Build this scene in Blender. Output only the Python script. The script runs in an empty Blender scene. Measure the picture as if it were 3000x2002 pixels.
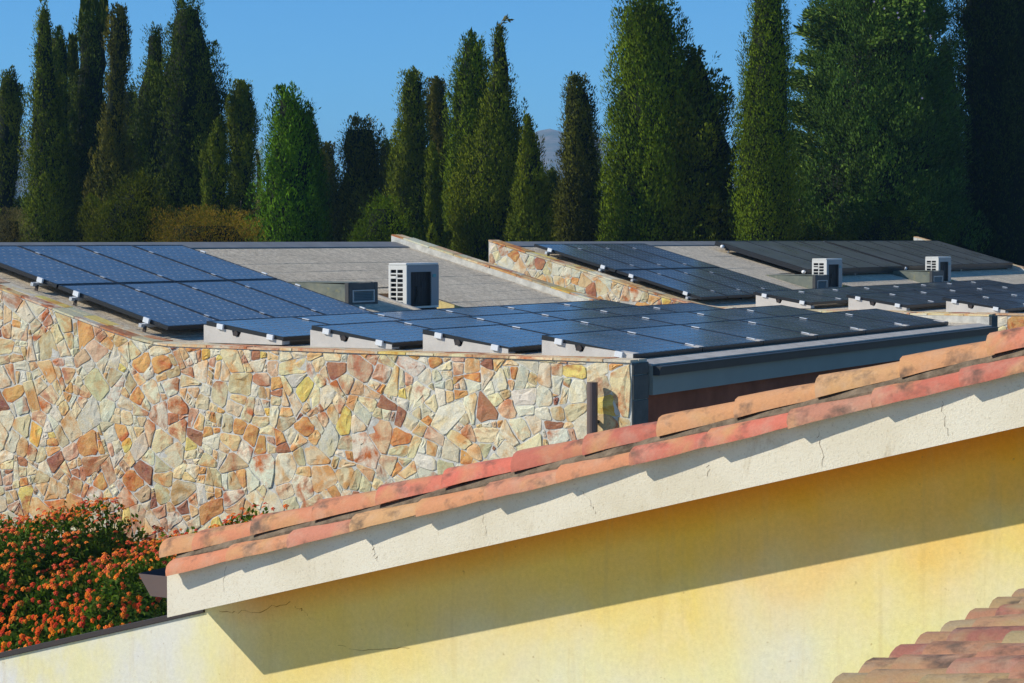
import bpy, math, random
import numpy as np
from mathutils import Vector, Matrix, noise

# ----------------------------------------------------------------------------- camera, sky, sun
scene = bpy.context.scene
COL = scene.collection
FPX, PITCH = 6232.11, 0.0479
cam_data = bpy.data.cameras.new('camera')
cam_data.sensor_width = 36.0
cam_data.lens = 36.0 * FPX / 3000.0
cam_data.clip_start = 0.1
cam_data.clip_end = 12000
cam = bpy.data.objects.new('camera', cam_data)
COL.objects.link(cam)
cam.location = (0, 0, 0)
cam.rotation_euler = (math.pi / 2 - PITCH, 0, 0)
scene.camera = cam

A = 0.5247                                   # heading of the ridges, from straight ahead
ROT = math.pi / 2 - A
D1 = Vector((math.sin(A), math.cos(A), 0))   # u: along the ridges, away to the right
D2 = Vector((-math.cos(A), math.sin(A), 0))  # s: up the roof slopes, away to the left
ORG = Vector((1.1797, 22.4672, 0))
UP = Vector((0, 0, 1))

SUN_LOCAL = (0.30, -0.396, -0.314)           # direction in which the sunlight travels, in (u, s, z)
sun_dir = (D1 * SUN_LOCAL[0] + D2 * SUN_LOCAL[1] + UP * SUN_LOCAL[2]).normalized()
sun_elev = math.asin(-sun_dir.z)
sun_az = math.atan2(-sun_dir.x, -sun_dir.y)
world = bpy.data.worlds.new('World')
scene.world = world
world.use_nodes = True
wn = world.node_tree
sky = wn.nodes.new('ShaderNodeTexSky')
sky.sky_type = 'NISHITA'
sky.sun_disc = False
sky.sun_elevation = sun_elev
sky.sun_rotation = sun_az
sky.altitude = 2500
sky.air_density = 1.0
sky.dust_density = 0.0
sky.ozone_density = 6.0
bg = wn.nodes['Background']
bg.inputs['Strength'].default_value = 0.15
clear = wn.nodes.new('ShaderNodeMix')             # the photograph's deep, saturated blue: one even filter over the whole sky
clear.data_type = 'RGBA'
clear.blend_type = 'MULTIPLY'
clear.inputs[0].default_value = 1.0
clear.inputs[7].default_value = (0.40, 0.755, 0.87, 1)
wn.links.new(sky.outputs[0], clear.inputs[6])
wn.links.new(clear.outputs[2], bg.inputs['Color'])
sun_data = bpy.data.lights.new('sun', 'SUN')
sun_data.energy = 4.9
sun_data.angle = math.radians(0.5)
sun_data.color = (1.0, 0.93, 0.80)
sun = bpy.data.objects.new('sun', sun_data)
COL.objects.link(sun)
sun.rotation_euler = sun_dir.to_track_quat('-Z', 'Y').to_euler()
sun.location = (-30, -10, 30)
scene.view_settings.view_transform = 'Standard'
scene.view_settings.look = 'None'
scene.view_settings.gamma = 1.0
scene.view_settings.use_curve_mapping = False
scene.view_settings.exposure = 0.15
scene.cycles.max_bounces = 6
scene.cycles.diffuse_bounces = 3
scene.cycles.glossy_bounces = 3
scene.cycles.transmission_bounces = 3
scene.cycles.transparent_max_bounces = 6

GROUND = -4.2
rnd = random.Random(7)

# ----------------------------------------------------------------------------- helpers
def W(u, s, z):
    return ORG + D1 * u + D2 * s + UP * z

def pix_point(x, y, dist):
    """point of the photograph's line of sight at a chosen distance (used to size far things)"""
    a = (x - 1500) / FPX
    b = -(y - 1001) / FPX
    c, s = math.cos(PITCH), math.sin(PITCH)
    r = Vector((a, c + b * s, -s + b * c))
    return r * (dist / r.y)

def tag(o, label=None, cat=None, group=None, kind=None):
    if label: o['label'] = label
    if cat: o['category'] = cat
    if group: o['group'] = group
    if kind: o['kind'] = kind
    return o

def empty(name, loc, rot=(0, 0, ROT)):
    o = bpy.data.objects.new(name, None)
    o.empty_display_size = 0.2
    o.location = loc
    o.rotation_euler = rot
    COL.objects.link(o)
    return o

def link(name, me, parent=None, loc=None, rot=None):
    o = bpy.data.objects.new(name, me)
    COL.objects.link(o)
    if parent is not None: o.parent = parent
    if loc is not None: o.location = loc
    if rot is not None: o.rotation_euler = rot
    return o

class MB:
    """collects shapes; build() links them as ONE mesh object"""
    def __init__(self):
        self.v, self.f, self.c = [], [], []
        self.col = None
    def add(self, vs, fs, col=None):
        n = len(self.v)
        self.v.extend([tuple(p) for p in vs])
        self.f.extend([tuple(i + n for i in f) for f in fs])
        self.c.extend([col or (1, 1, 1)] * len(vs))
    def box(self, x0, x1, y0, y1, z0, z1, col=None, bev=0.0):
        if bev > 0:
            b = bev
            vs, fs = [], []
            for sx, sy, sz in [(i, j, k) for i in (0, 1) for j in (0, 1) for k in (0, 1)]:
                cx, cy, cz = (x0, x1)[sx], (y0, y1)[sy], (z0, z1)[sz]
                dx, dy, dz = (b, -b)[sx], (b, -b)[sy], (b, -b)[sz]
                vs += [(cx, cy + dy, cz + dz), (cx + dx, cy, cz + dz), (cx + dx, cy + dy, cz)]
            I = lambda i, j, k, a: (i * 4 + j * 2 + k) * 3 + a
            fs += [(I(0,0,0,0), I(0,0,1,0), I(0,1,1,0), I(0,1,0,0)), (I(1,0,0,0), I(1,1,0,0), I(1,1,1,0), I(1,0,1,0)),
                   (I(0,0,0,1), I(1,0,0,1), I(1,0,1,1), I(0,0,1,1)), (I(0,1,0,1), I(0,1,1,1), I(1,1,1,1), I(1,1,0,1)),
                   (I(0,0,0,2), I(0,1,0,2), I(1,1,0,2), I(1,0,0,2)), (I(0,0,1,2), I(1,0,1,2), I(1,1,1,2), I(0,1,1,2))]
            for k in (0, 1):
                for j in (0, 1): fs.append((I(0,j,k,1), I(1,j,k,1), I(1,j,k,2), I(0,j,k,2)))
                for i in (0, 1): fs.append((I(i,0,k,0), I(i,1,k,0), I(i,1,k,2), I(i,0,k,2)))
            for i in (0, 1):
                for j in (0, 1): fs.append((I(i,j,0,0), I(i,j,1,0), I(i,j,1,1), I(i,j,0,1)))
            for i in (0, 1):
                for j in (0, 1):
                    for k in (0, 1): fs.append((I(i,j,k,0), I(i,j,k,1), I(i,j,k,2)))
            self.add(vs, fs, col)
            self.recalc = True
            return
        vs = [(x0,y0,z0),(x1,y0,z0),(x1,y1,z0),(x0,y1,z0),(x0,y0,z1),(x1,y0,z1),(x1,y1,z1),(x0,y1,z1)]
        fs = [(0,3,2,1),(4,5,6,7),(0,1,5,4),(1,2,6,5),(2,3,7,6),(3,0,4,7)]
        self.add(vs, fs, col)
    def prism(self, prof, x0, x1, col=None):
        """profile in (y, z), extruded along x"""
        n = len(prof)
        vs = [(x0, y, z) for y, z in prof] + [(x1, y, z) for y, z in prof]
        fs = [tuple(range(n - 1, -1, -1)), tuple(range(n, 2 * n))]
        fs += [(i, (i + 1) % n, n + (i + 1) % n, n + i) for i in range(n)]
        self.add(vs, fs, col)
        self.recalc = True
    def cyl(self, p0, p1, r0, r1=None, n=12, col=None):
        r1 = r0 if r1 is None else r1
        p0, p1 = Vector(p0), Vector(p1)
        d = (p1 - p0).normalized()
        a = d.orthogonal().normalized(); b = d.cross(a)
        vs = []
        for p, r in ((p0, r0), (p1, r1)):
            vs += [p + (a * math.cos(t) + b * math.sin(t)) * r for t in [2 * math.pi * i / n for i in range(n)]]
        fs = [(i, (i + 1) % n, n + (i + 1) % n, n + i) for i in range(n)]
        fs += [tuple(range(n - 1, -1, -1)), tuple(range(n, 2 * n))]
        self.add(vs, fs, col)
    recalc = False
    def mesh(self, name, mat=None, smooth=False):
        me = bpy.data.meshes.new(name)
        me.from_pydata(self.v, [], self.f)
        if self.recalc:
            import bmesh
            bm = bmesh.new(); bm.from_mesh(me)
            bmesh.ops.recalc_face_normals(bm, faces=bm.faces)
            bm.to_mesh(me); bm.free()
        at = me.color_attributes.new('tint', 'FLOAT_COLOR', 'POINT')
        arr = np.ones((len(self.v), 4), np.float32)
        arr[:, :3] = np.array(self.c, np.float32).reshape(-1, 3)
        at.data.foreach_set('color', arr.ravel())
        if mat: me.materials.append(mat)
        if smooth: me.polygons.foreach_set('use_smooth', [True] * len(me.polygons))
        me.update()
        return me
    def build(self, name, mat=None, parent=None, loc=None, rot=None, smooth=False):
        return link(name, self.mesh(name, mat, smooth), parent, loc, rot)

def smooth_by_angle(me, deg=40):
    me.set_sharp_from_angle(angle=math.radians(deg)) if hasattr(me, 'set_sharp_from_angle') else None

# ----------------------------------------------------------------------------- materials
def mat_new(name):
    m = bpy.data.materials.new(name)
    m.use_nodes = True
    return m, m.node_tree, m.node_tree.nodes['Principled BSDF']

class N:
    def __init__(self, nt): self.nt = nt
    def node(self, t, **kw):
        n = self.nt.nodes.new(t)
        for k, v in kw.items(): setattr(n, k, v)
        return n
    def lk(self, a, b): self.nt.links.new(a, b)
    def pos(self, scale=1.0, vec=None):
        g = self.node('ShaderNodeNewGeometry')
        m = self.node('ShaderNodeMapping')
        m.inputs['Scale'].default_value = (scale,) * 3 if not isinstance(scale, tuple) else scale
        self.lk(g.outputs['Position'], m.inputs['Vector'])
        return m.outputs[0]
    def local(self, scale=1.0):
        """coordinates along the ridges (u, s, z), metres"""
        g = self.node('ShaderNodeNewGeometry')
        m = self.node('ShaderNodeMapping'); m.vector_type = 'TEXTURE'
        m.inputs['Location'].default_value = ORG
        m.inputs['Rotation'].default_value = (0, 0, ROT)
        m2 = self.node('ShaderNodeMapping')
        m2.inputs['Scale'].default_value = (scale,) * 3 if not isinstance(scale, tuple) else scale
        self.lk(g.outputs['Position'], m.inputs['Vector']); self.lk(m.outputs[0], m2.inputs['Vector'])
        return m2.outputs[0]
    def noise(self, vec, scale, detail=4, rough=0.55, dist=0.0):
        n = self.node('ShaderNodeTexNoise')
        n.inputs['Scale'].default_value = scale
        n.inputs['Detail'].default_value = detail
        n.inputs['Roughness'].default_value = rough
        n.inputs['Distortion'].default_value = dist
        if vec is not None: self.lk(vec, n.inputs['Vector'])
        return n.outputs['Fac']
    def ramp(self, fac, stops):
        r = self.node('ShaderNodeValToRGB')
        el = r.color_ramp.elements
        while len(el) < len(stops): el.new(0.5)
        for e, (p, c) in zip(el, stops):
            e.position = p
            e.color = (c, c, c, 1) if not isinstance(c, tuple) else (*c, 1)
        self.lk(fac, r.inputs[0])
        return r.outputs[0]
    def mix(self, fac, a, b, mode='MIX'):
        m = self.node('ShaderNodeMix', data_type='RGBA', blend_type=mode)
        for sock, v in ((m.inputs[0], fac), (m.inputs[6], a), (m.inputs[7], b)):
            if hasattr(v, 'is_linked') or hasattr(v, 'links'): self.lk(v, sock)
            elif isinstance(v, tuple): sock.default_value = (*v, 1)
            else: sock.default_value = v
        return m.outputs[2]
    def math(self, op, a, b=0.0, clamp=False):
        m = self.node('ShaderNodeMath', operation=op); m.use_clamp = clamp
        for sock, v in ((m.inputs[0], a), (m.inputs[1], b)):
            if hasattr(v, 'links'): self.lk(v, sock)
            else: sock.default_value = v
        return m.outputs[0]
    def attr(self, name='tint'):
        return self.node('ShaderNodeAttribute', attribute_name=name).outputs['Color']
    def bump(self, h, strength=0.3, dist=0.01):
        b = self.node('ShaderNodeBump')
        b.inputs['Strength'].default_value = strength
        b.inputs['Distance'].default_value = dist
        self.lk(h, b.inputs['Height'])
        return b.outputs[0]

def simple(name, col, rough=0.7, metal=0.0, spec=0.5, var=0.12, vscale=6.0, bump=0.0, bscale=60.0):
    m, nt, p = mat_new(name)
    n = N(nt)
    pos = n.pos()
    f = n.noise(pos, vscale, 5, 0.6)
    lo = tuple(c * (1 - var) for c in col); hi = tuple(min(1, c * (1 + var)) for c in col)
    n.lk(n.ramp(f, [(0.3, lo), (0.7, hi)]), p.inputs['Base Color'])
    p.inputs['Roughness'].default_value = rough
    p.inputs['Metallic'].default_value = metal
    p.inputs['Specular IOR Level'].default_value = spec
    if bump: n.lk(n.bump(n.noise(pos, bscale, 4), bump, 0.01), p.inputs['Normal'])
    return m

def stone_material():
    m, nt, p = mat_new('quartzite')
    n = N(nt); pos = n.pos()
    base = n.attr('tint'); second = n.attr('vein')
    warp = n.noise(pos, 4.2, 5, 0.62, 0.7)
    patch = n.ramp(warp, [(0.45, 0.0), (0.62, 1.0)])
    c = n.mix(patch, base, second)
    streak = n.noise(n.pos((9, 9, 26)), 3.0, 5, 0.65, 0.8)
    c = n.mix(n.math('MULTIPLY', n.ramp(streak, [(0.45, 0.0), (0.75, 1.0)]), 0.35), c, (0.44, 0.40, 0.33))
    fine = n.noise(pos, 60, 4, 0.7)
    c = n.mix(0.75, c, n.ramp(fine, [(0.25, 0.74), (0.75, 1.22)]), 'MULTIPLY')
    rust = n.noise(pos, 13.0, 5, 0.65, 0.4)
    c = n.mix(n.math('MULTIPLY', n.ramp(rust, [(0.58, 0.0), (0.72, 1.0)]), 0.6), c, second)
    n.lk(c, p.inputs['Base Color'])
    p.inputs['Roughness'].default_value = 0.75
    p.inputs['Specular IOR Level'].default_value = 0.3
    h = n.math('ADD', n.noise(pos, 22, 6, 0.7, 0.5), n.math('MULTIPLY', fine, 0.35))
    n.lk(n.bump(h, 0.5, 0.015), p.inputs['Normal'])
    return m

def tile_material():
    m, nt, p = mat_new('terracotta')
    n = N(nt)
    base = n.attr('tint')
    oi = n.node('ShaderNodeObjectInfo')
    tc = n.node('ShaderNodeTexCoord')
    mp = n.node('ShaderNodeMapping')
    n.lk(tc.outputs['Object'], mp.inputs['Vector'])
    cmb = n.node('ShaderNodeCombineXYZ')
    n.lk(n.math('MULTIPLY', oi.outputs['Random'], 37.0), cmb.inputs[0])
    n.lk(n.math('MULTIPLY', oi.outputs['Random'], 91.0), cmb.inputs[1])
    n.lk(cmb.outputs[0], mp.inputs['Location'])
    v = mp.outputs[0]
    hue = n.ramp(oi.outputs['Random'], [(0.0, (0.40, 0.125, 0.085)), (0.22, (0.57, 0.165, 0.110)), (0.40, (0.55, 0.28, 0.13)), (0.58, (0.60, 0.155, 0.105)), (0.72, (0.55, 0.32, 0.15)), (0.86, (0.52, 0.20, 0.13)), (1.0, (0.42, 0.20, 0.13))])
    big = n.noise(v, 4.0, 3, 0.5, 0.5)
    c = n.mix(n.ramp(big, [(0.50, 0.0), (0.72, 0.9)]), hue, (0.53, 0.30, 0.13))
    dust = n.noise(v, 9.0, 5, 0.6)
    c = n.mix(n.math('MULTIPLY', n.ramp(dust, [(0.48, 0.0), (0.75, 1.0)]), 0.45), c, (0.50, 0.36, 0.26))
    c = n.mix(1.0, c, base, 'MULTIPLY')
    lich = n.noise(v, 7.0, 4, 0.62, 0.1)
    gate = n.math('MULTIPLY', n.ramp(lich, [(0.53, 0.0), (0.70, 1.0)]), 0.88)
    c = n.mix(gate, c, (0.09, 0.07, 0.055))
    fine = n.noise(v, 70, 4, 0.7)
    c = n.mix(0.6, c, n.ramp(fine, [(0.2, 0.78), (0.8, 1.18)]), 'MULTIPLY')
    n.lk(c, p.inputs['Base Color'])
    p.inputs['Roughness'].default_value = 0.82
    p.inputs['Specular IOR Level'].default_value = 0.25
    n.lk(n.bump(n.math('ADD', fine, n.noise(v, 14, 4)), 0.35, 0.008), p.inputs['Normal'])
    return m

def board_material():
    m, nt, p = mat_new('verge_render')
    n = N(nt); pos = n.pos(); loc = n.local()
    c = n.ramp(n.noise(pos, 2.2, 5, 0.6), [(0.3, (0.66, 0.585, 0.43)), (0.55, (0.75, 0.69, 0.55)), (0.8, (0.78, 0.735, 0.61))])
    sp = n.noise(pos, 75, 4, 0.75)
    c = n.mix(n.math('MULTIPLY', n.ramp(sp, [(0.55, 0.0), (0.72, 1.0)]), 0.55), c, (0.40, 0.33, 0.22))
    st = n.noise(n.local((1, 2.4, 0.8)), 2.0, 5, 0.65, 0.6)
    c = n.mix(n.math('MULTIPLY', n.ramp(st, [(0.60, 0.0), (0.74, 1.0)]), 0.6), c, (0.38, 0.27, 0.13))
    n.lk(c, p.inputs['Base Color'])
    p.inputs['Roughness'].default_value = 0.9
    p.inputs['Specular IOR Level'].default_value = 0.2
    n.lk(n.bump(n.noise(pos, 130, 4, 0.7), 0.5, 0.006), p.inputs['Normal'])
    return m

def yellow_material():
    """ochre limewash, deeper orange in a band under the verge line, paler lower down"""
    m, nt, p = mat_new('ochre_limewash')
    n = N(nt); pos = n.pos(); loc = n.local()
    sep = n.node('ShaderNodeSeparateXYZ'); n.lk(loc, sep.inputs[0])
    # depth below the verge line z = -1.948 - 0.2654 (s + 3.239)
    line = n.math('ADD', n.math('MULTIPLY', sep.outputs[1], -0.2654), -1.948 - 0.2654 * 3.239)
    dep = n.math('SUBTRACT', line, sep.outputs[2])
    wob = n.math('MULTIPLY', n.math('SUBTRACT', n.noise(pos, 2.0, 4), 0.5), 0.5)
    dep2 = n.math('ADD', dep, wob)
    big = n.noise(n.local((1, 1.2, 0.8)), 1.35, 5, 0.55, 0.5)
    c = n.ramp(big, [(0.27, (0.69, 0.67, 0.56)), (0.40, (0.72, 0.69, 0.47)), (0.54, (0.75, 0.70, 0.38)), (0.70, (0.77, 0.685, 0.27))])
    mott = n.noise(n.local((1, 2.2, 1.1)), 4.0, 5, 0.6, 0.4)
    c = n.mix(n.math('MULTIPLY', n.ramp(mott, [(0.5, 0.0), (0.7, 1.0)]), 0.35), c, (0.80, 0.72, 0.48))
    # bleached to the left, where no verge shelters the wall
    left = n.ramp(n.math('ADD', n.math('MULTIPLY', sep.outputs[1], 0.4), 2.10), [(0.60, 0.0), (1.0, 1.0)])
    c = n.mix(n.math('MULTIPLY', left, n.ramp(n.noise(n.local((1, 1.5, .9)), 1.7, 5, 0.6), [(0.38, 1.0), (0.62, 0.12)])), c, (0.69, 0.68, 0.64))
    verge_band = n.ramp(dep2, [(0.0, 1.0), (0.30, 0.75), (0.60, 0.18), (0.78, 0.0)])  # deeper orange near the verge line, fading out lower down
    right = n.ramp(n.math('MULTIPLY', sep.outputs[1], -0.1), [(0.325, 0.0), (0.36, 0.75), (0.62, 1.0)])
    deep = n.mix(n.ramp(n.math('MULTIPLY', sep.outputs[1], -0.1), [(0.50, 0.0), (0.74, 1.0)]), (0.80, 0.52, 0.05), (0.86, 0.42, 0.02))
    c = n.mix(n.math('MULTIPLY', verge_band, right), c, deep)
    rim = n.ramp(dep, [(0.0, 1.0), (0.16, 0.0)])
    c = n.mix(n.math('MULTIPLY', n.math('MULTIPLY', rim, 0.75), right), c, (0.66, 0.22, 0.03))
    drip = n.noise(n.local((1, 9, 0.7)), 1.6, 5, 0.6, 0.2)
    c = n.mix(n.math('MULTIPLY', n.ramp(drip, [(0.56, 0.0), (0.72, 1.0)]), 0.22), c, (0.50, 0.36, 0.14))
    grit = n.noise(pos, 48, 5, 0.75)
    c = n.mix(0.55, c, n.ramp(grit, [(0.28, 0.80), (0.72, 1.10)]), 'MULTIPLY')
    spots = n.noise(pos, 26, 3, 0.6)
    c = n.mix(n.math('MULTIPLY', n.ramp(spots, [(0.70, 0.0), (0.76, 1.0)]), 0.5), c, (0.30, 0.19, 0.06))
    n.lk(c, p.inputs['Base Color'])
    p.inputs['Roughness'].default_value = 0.92
    p.inputs['Specular IOR Level'].default_value = 0.15
    n.lk(n.bump(n.math('ADD', n.noise(pos, 55, 5, 0.75), n.math('MULTIPLY', n.noise(pos, 160, 3, 0.7), 0.8)), 0.28, 0.006), p.inputs['Normal'])
    return m

def felt_material():
    m, nt, p = mat_new('mineral_felt')
    n = N(nt); pos = n.pos()
    c = n.ramp(n.noise(n.pos((13, 13, 30)), 1.0, 7, 0.95), [(0.34, (0.30, 0.25, 0.19)), (0.5, (0.62, 0.535, 0.41)), (0.66, (0.92, 0.81, 0.64))])
    c = n.mix(0.8, c, n.ramp(n.noise(pos, 1.6, 5, 0.6), [(0.3, 0.82), (0.7, 1.1)]), 'MULTIPLY')
    c = n.mix(0.6, c, n.ramp(n.noise(n.local((8, .7, 1)), 2.0, 4), [(0.35, 0.85), (0.65, 1.06)]), 'MULTIPLY')
    n.lk(c, p.inputs['Base Color'])
    p.inputs['Roughness'].default_value = 0.95
    p.inputs['Specular IOR Level'].default_value = 0.1
    n.lk(n.bump(n.noise(n.pos((15, 15, 30)), 1.0, 6, 0.9), 0.8, 0.02), p.inputs['Normal'])
    return m

def glass_cell_material(name, col, rough=0.10, coat=True):
    m, nt, p = mat_new(name)
    n = N(nt); pos = n.pos()
    f = n.noise(pos, 3.0, 4)
    n.lk(n.ramp(f, [(0.3, tuple(c * 0.85 for c in col)), (0.7, tuple(c * 1.2 for c in col))]), p.inputs['Base Color'])
    n.lk(n.ramp(n.noise(pos, 1.3, 5), [(0.3, rough * 0.8), (0.7, rough * 1.5)]), p.inputs['Roughness'])
    p.inputs['Specular IOR Level'].default_value = 0.5
    p.inputs['IOR'].default_value = 1.52
    return m

def foliage_material(name, trans=0.25):
    m, nt, p = mat_new(name)
    n = N(nt)
    c = n.attr('tint')
    n.lk(c, p.inputs['Base Color'])
    p.inputs['Roughness'].default_value = 0.8
    p.inputs['Specular IOR Level'].default_value = 0.08
    tr = n.node('ShaderNodeBsdfTranslucent')
    n.lk(n.mix(1.0, c, (1.25, 1.35, 0.6), 'MULTIPLY'), tr.inputs['Color'])
    mx = n.node('ShaderNodeMixShader')
    mx.inputs[0].default_value = trans
    out = nt.nodes['Material Output']
    n.lk(p.outputs[0], mx.inputs[1]); n.lk(tr.outputs[0], mx.inputs[2]); n.lk(mx.outputs[0], out.inputs[0])
    return m

def tint_material(name, rough=0.7, var=0.2, vscale=20, bump=0.2, bscale=60):
    m, nt, p = mat_new(name)
    n = N(nt); pos = n.pos()
    c = n.mix(1.0, n.attr('tint'), n.ramp(n.noise(pos, vscale, 5, 0.65), [(0.3, 1 - var), (0.7, 1 + var)]), 'MULTIPLY')
    n.lk(c, p.inputs['Base Color'])
    p.inputs['Roughness'].default_value = rough
    p.inputs['Specular IOR Level'].default_value = 0.3
    if bump: n.lk(n.bump(n.noise(pos, bscale, 4), bump, 0.008), p.inputs['Normal'])
    return m

def vent_material():
    m, nt, p = mat_new('weathered_zinc')
    n = N(nt); pos = n.pos()
    c = n.ramp(n.noise(pos, 5.0, 6, 0.65, 0.5), [(0.3, (0.09, 0.11, 0.09)), (0.5, (0.145, 0.165, 0.135)), (0.7, (0.20, 0.21, 0.16))])
    c = n.mix(n.math('MULTIPLY', n.ramp(n.noise(pos, 12, 4), [(0.58, 0.0), (0.7, 1.0)]), 0.5), c, (0.30, 0.27, 0.10))
    n.lk(c, p.inputs['Base Color'])
    p.inputs['Roughness'].default_value = 0.6
    n.lk(n.bump(n.noise(pos, 30, 4), 0.25, 0.01), p.inputs['Normal'])
    return m

def ground_material():
    m, nt, p = mat_new('dry_ground')
    n = N(nt); pos = n.pos()
    c = n.ramp(n.noise(pos, 0.35, 6, 0.65), [(0.3, (0.07, 0.075, 0.03)), (0.55, (0.15, 0.13, 0.07)), (0.75, (0.24, 0.20, 0.13))])
    c = n.mix(0.6, c, n.ramp(n.noise(pos, 14, 4, 0.7), [(0.3, 0.6), (0.7, 1.3)]), 'MULTIPLY')
    n.lk(c, p.inputs['Base Color'])
    p.inputs['Roughness'].default_value = 0.95
    n.lk(n.bump(n.noise(pos, 8, 5), 0.5, 0.05), p.inputs['Normal'])
    return m

def hill_material():
    m, nt, p = mat_new('scrub_hill')
    n = N(nt); pos = n.pos()
    c = n.ramp(n.noise(pos, 0.03, 8, 0.78), [(0.38, (0.05, 0.07, 0.03)), (0.52, (0.16, 0.13, 0.075)), (0.66, (0.32, 0.24, 0.16))])
    n.lk(c, p.inputs['Base Color'])
    p.inputs['Roughness'].default_value = 1.0
    p.inputs['Specular IOR Level'].default_value = 0.0
    return m

M = {}
M['stone'] = stone_material()
M['mortar'] = simple('mortar', (0.56, 0.545, 0.49), 0.95, spec=0.1, var=0.25, vscale=9, bump=0.6, bscale=50)
M['tile'] = tile_material()
M['bed'] = simple('mortar_bed', (0.17, 0.13, 0.09), 0.95, spec=0.1, var=0.5, vscale=14, bump=0.8, bscale=45)
M['board'] = board_material()
M['crack'] = simple('crack_shadow', (0.22, 0.15, 0.09), 0.95, spec=0.0)
M['crack_y'] = simple('crack_rust', (0.26, 0.15, 0.03), 0.95, spec=0.0)
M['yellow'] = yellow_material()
M['felt'] = felt_material()
M['flash'] = simple('lead_flashing', (0.22, 0.22, 0.215), 0.55, spec=0.4, var=0.15, vscale=3)
M['roofedge'] = simple('roof_edge', (0.42, 0.40, 0.37), 0.9, var=0.2, vscale=8)
M['gutter'] = simple('dark_gutter', (0.030, 0.035, 0.040), 0.45, var=0.15)
M['fascia'] = simple('fascia_paint', (0.20, 0.235, 0.22), 0.6, var=0.06, vscale=2)
M['brownwall'] = simple('red_brown_render', (0.23, 0.085, 0.05), 0.9, spec=0.15, var=0.25, vscale=2.5, bump=0.3)
M['bluestone'] = simple('end_slate', (0.075, 0.08, 0.075), 0.8, var=0.4, vscale=4, bump=0.5, bscale=25)
M['brownmetal'] = simple('brown_metal', (0.115, 0.078, 0.068), 0.5, var=0.08, vscale=4)
M['darkmetal'] = simple('dark_brown_metal', (0.035, 0.026, 0.024), 0.5, var=0.1)
M['cell'] = glass_cell_material('solar_cell', (0.100, 0.128, 0.168), 0.15)
M['back'] = glass_cell_material('cell_backing', (0.66, 0.70, 0.76), 0.14)
M['frame'] = simple('black_frame', (0.014, 0.015, 0.017), 0.38, var=0.1)
M['absorber'] = glass_cell_material('absorber_glass', (0.115, 0.125, 0.12), 0.28)
M['alu'] = simple('aluminium', (0.66, 0.68, 0.70), 0.38, metal=0.55, var=0.05)
M['white_clip'] = simple('pale_clip', (0.72, 0.75, 0.78), 0.4, var=0.05)
M['concrete'] = simple('ballast_concrete', (0.56, 0.53, 0.49), 0.9, spec=0.2, var=0.10, vscale=5, bump=0.25, bscale=70)
M['acwhite'] = simple('white_enamel', (0.72, 0.71, 0.66), 0.4, var=0.03)
M['acgrey'] = simple('ac_front_grey', (0.19, 0.22, 0.25), 0.4, var=0.03)
M['acdark'] = simple('coil_black', (0.018, 0.018, 0.02), 0.6, var=0.2, vscale=30)
M['teal'] = simple('teal_badge', (0.02, 0.25, 0.30), 0.4, var=0.02)
M['vent'] = vent_material()
M['ventdark'] = simple('vent_hood', (0.045, 0.048, 0.05), 0.6, var=0.2)
M['slat'] = simple('vent_slat', (0.36, 0.38, 0.38), 0.5, var=0.08)
M['insul'] = simple('yellow_foam', (0.62, 0.50, 0.22), 0.95, var=0.15, vscale=18, bump=0.5, bscale=40)
M['rustboard'] = simple('recess_timber', (0.14, 0.085, 0.05), 0.9, var=0.4, vscale=10)
M['leaf'] = foliage_material('cypress_leaf', 0.10)
M['leaf2'] = foliage_material('shrub_leaf', 0.30)
M['bark'] = simple('bark', (0.13, 0.10, 0.075), 0.95, var=0.3, vscale=10, bump=0.6, bscale=20)
M['petal'] = tint_material('lantana_petal', 0.6, 0.15, 200, 0.0)
M['ground'] = ground_material()
M['hill'] = hill_material()
M['bounce_pale'] = simple('bounce_sheet_pale', (0.46, 0.42, 0.35), 0.9, spec=0.2, var=0.15, vscale=1.5, bump=0.2)

# ----------------------------------------------------------------------------- ground, hills
gm = MB()
gm.add([(-4000, -300, GROUND), (4000, -300, GROUND), (4000, 4000, GROUND), (-4000, 4000, GROUND)], [(0, 1, 2, 3)])
tag(gm.build('ground', M['ground']), kind='structure')
pv_ = MB(); pv_.add([(-16, -12, GROUND + .004), (16, -12, GROUND + .004), (16, 20, GROUND + .004), (-16, 20, GROUND + .004)], [(0, 1, 2, 3)])  # unseen pale sheet, added to bounce fill light onto the yellow wall
tag(pv_.build('bounce_sheet', M['bounce_pale']), kind='structure')

def make_hills():
    D = 2600.0
    ctl = [(-2600, 560), (-900, 470), (0, 415), (70, 410), (170, 470), (420, 590), (800, 640), (1250, 560), (1480, 460), (1570, 402), (1615, 392),
           (1660, 402), (1700, 420), (1760, 408), (1810, 418), (1900, 450), (2100, 540), (2400, 560), (2790, 500), (3300, 540), (5600, 590)]
    xs = [c[0] for c in ctl]; ys = [c[1] for c in ctl]
    nx, ny = 260, 36
    vs = []
    for j in range(ny):
        t = j / (ny - 1)
        for i in range(nx):
            px = -2600 + 8200 * i / (nx - 1)
            top = pix_point(px, float(np.interp(px, xs, ys)), D)
            h = top.z - GROUND + 0.5
            y = D - 620 + 768 * t
            prof = math.sin(min(1.0, t / 0.807) * math.pi / 2) ** 1.4 if t < 0.807 else 1 - (t - 0.807) * 1.5
            nz = noise.fractal(Vector((top.x * 0.008, y * 0.008, 3.1)), 0.9, 2.1, 5) * 10 * min(1, t * 3)
            vs.append((top.x * (y / D), y, GROUND - 0.5 + h * prof + nz * (h / 140)))
    fs = [(j * nx + i, j * nx + i + 1, (j + 1) * nx + i + 1, (j + 1) * nx + i) for j in range(ny - 1) for i in range(nx - 1)]
    m = MB(); m.add(vs, fs)
    tag(m.build('hills', M['hill'], smooth=True), kind='structure')
make_hills()

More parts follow.
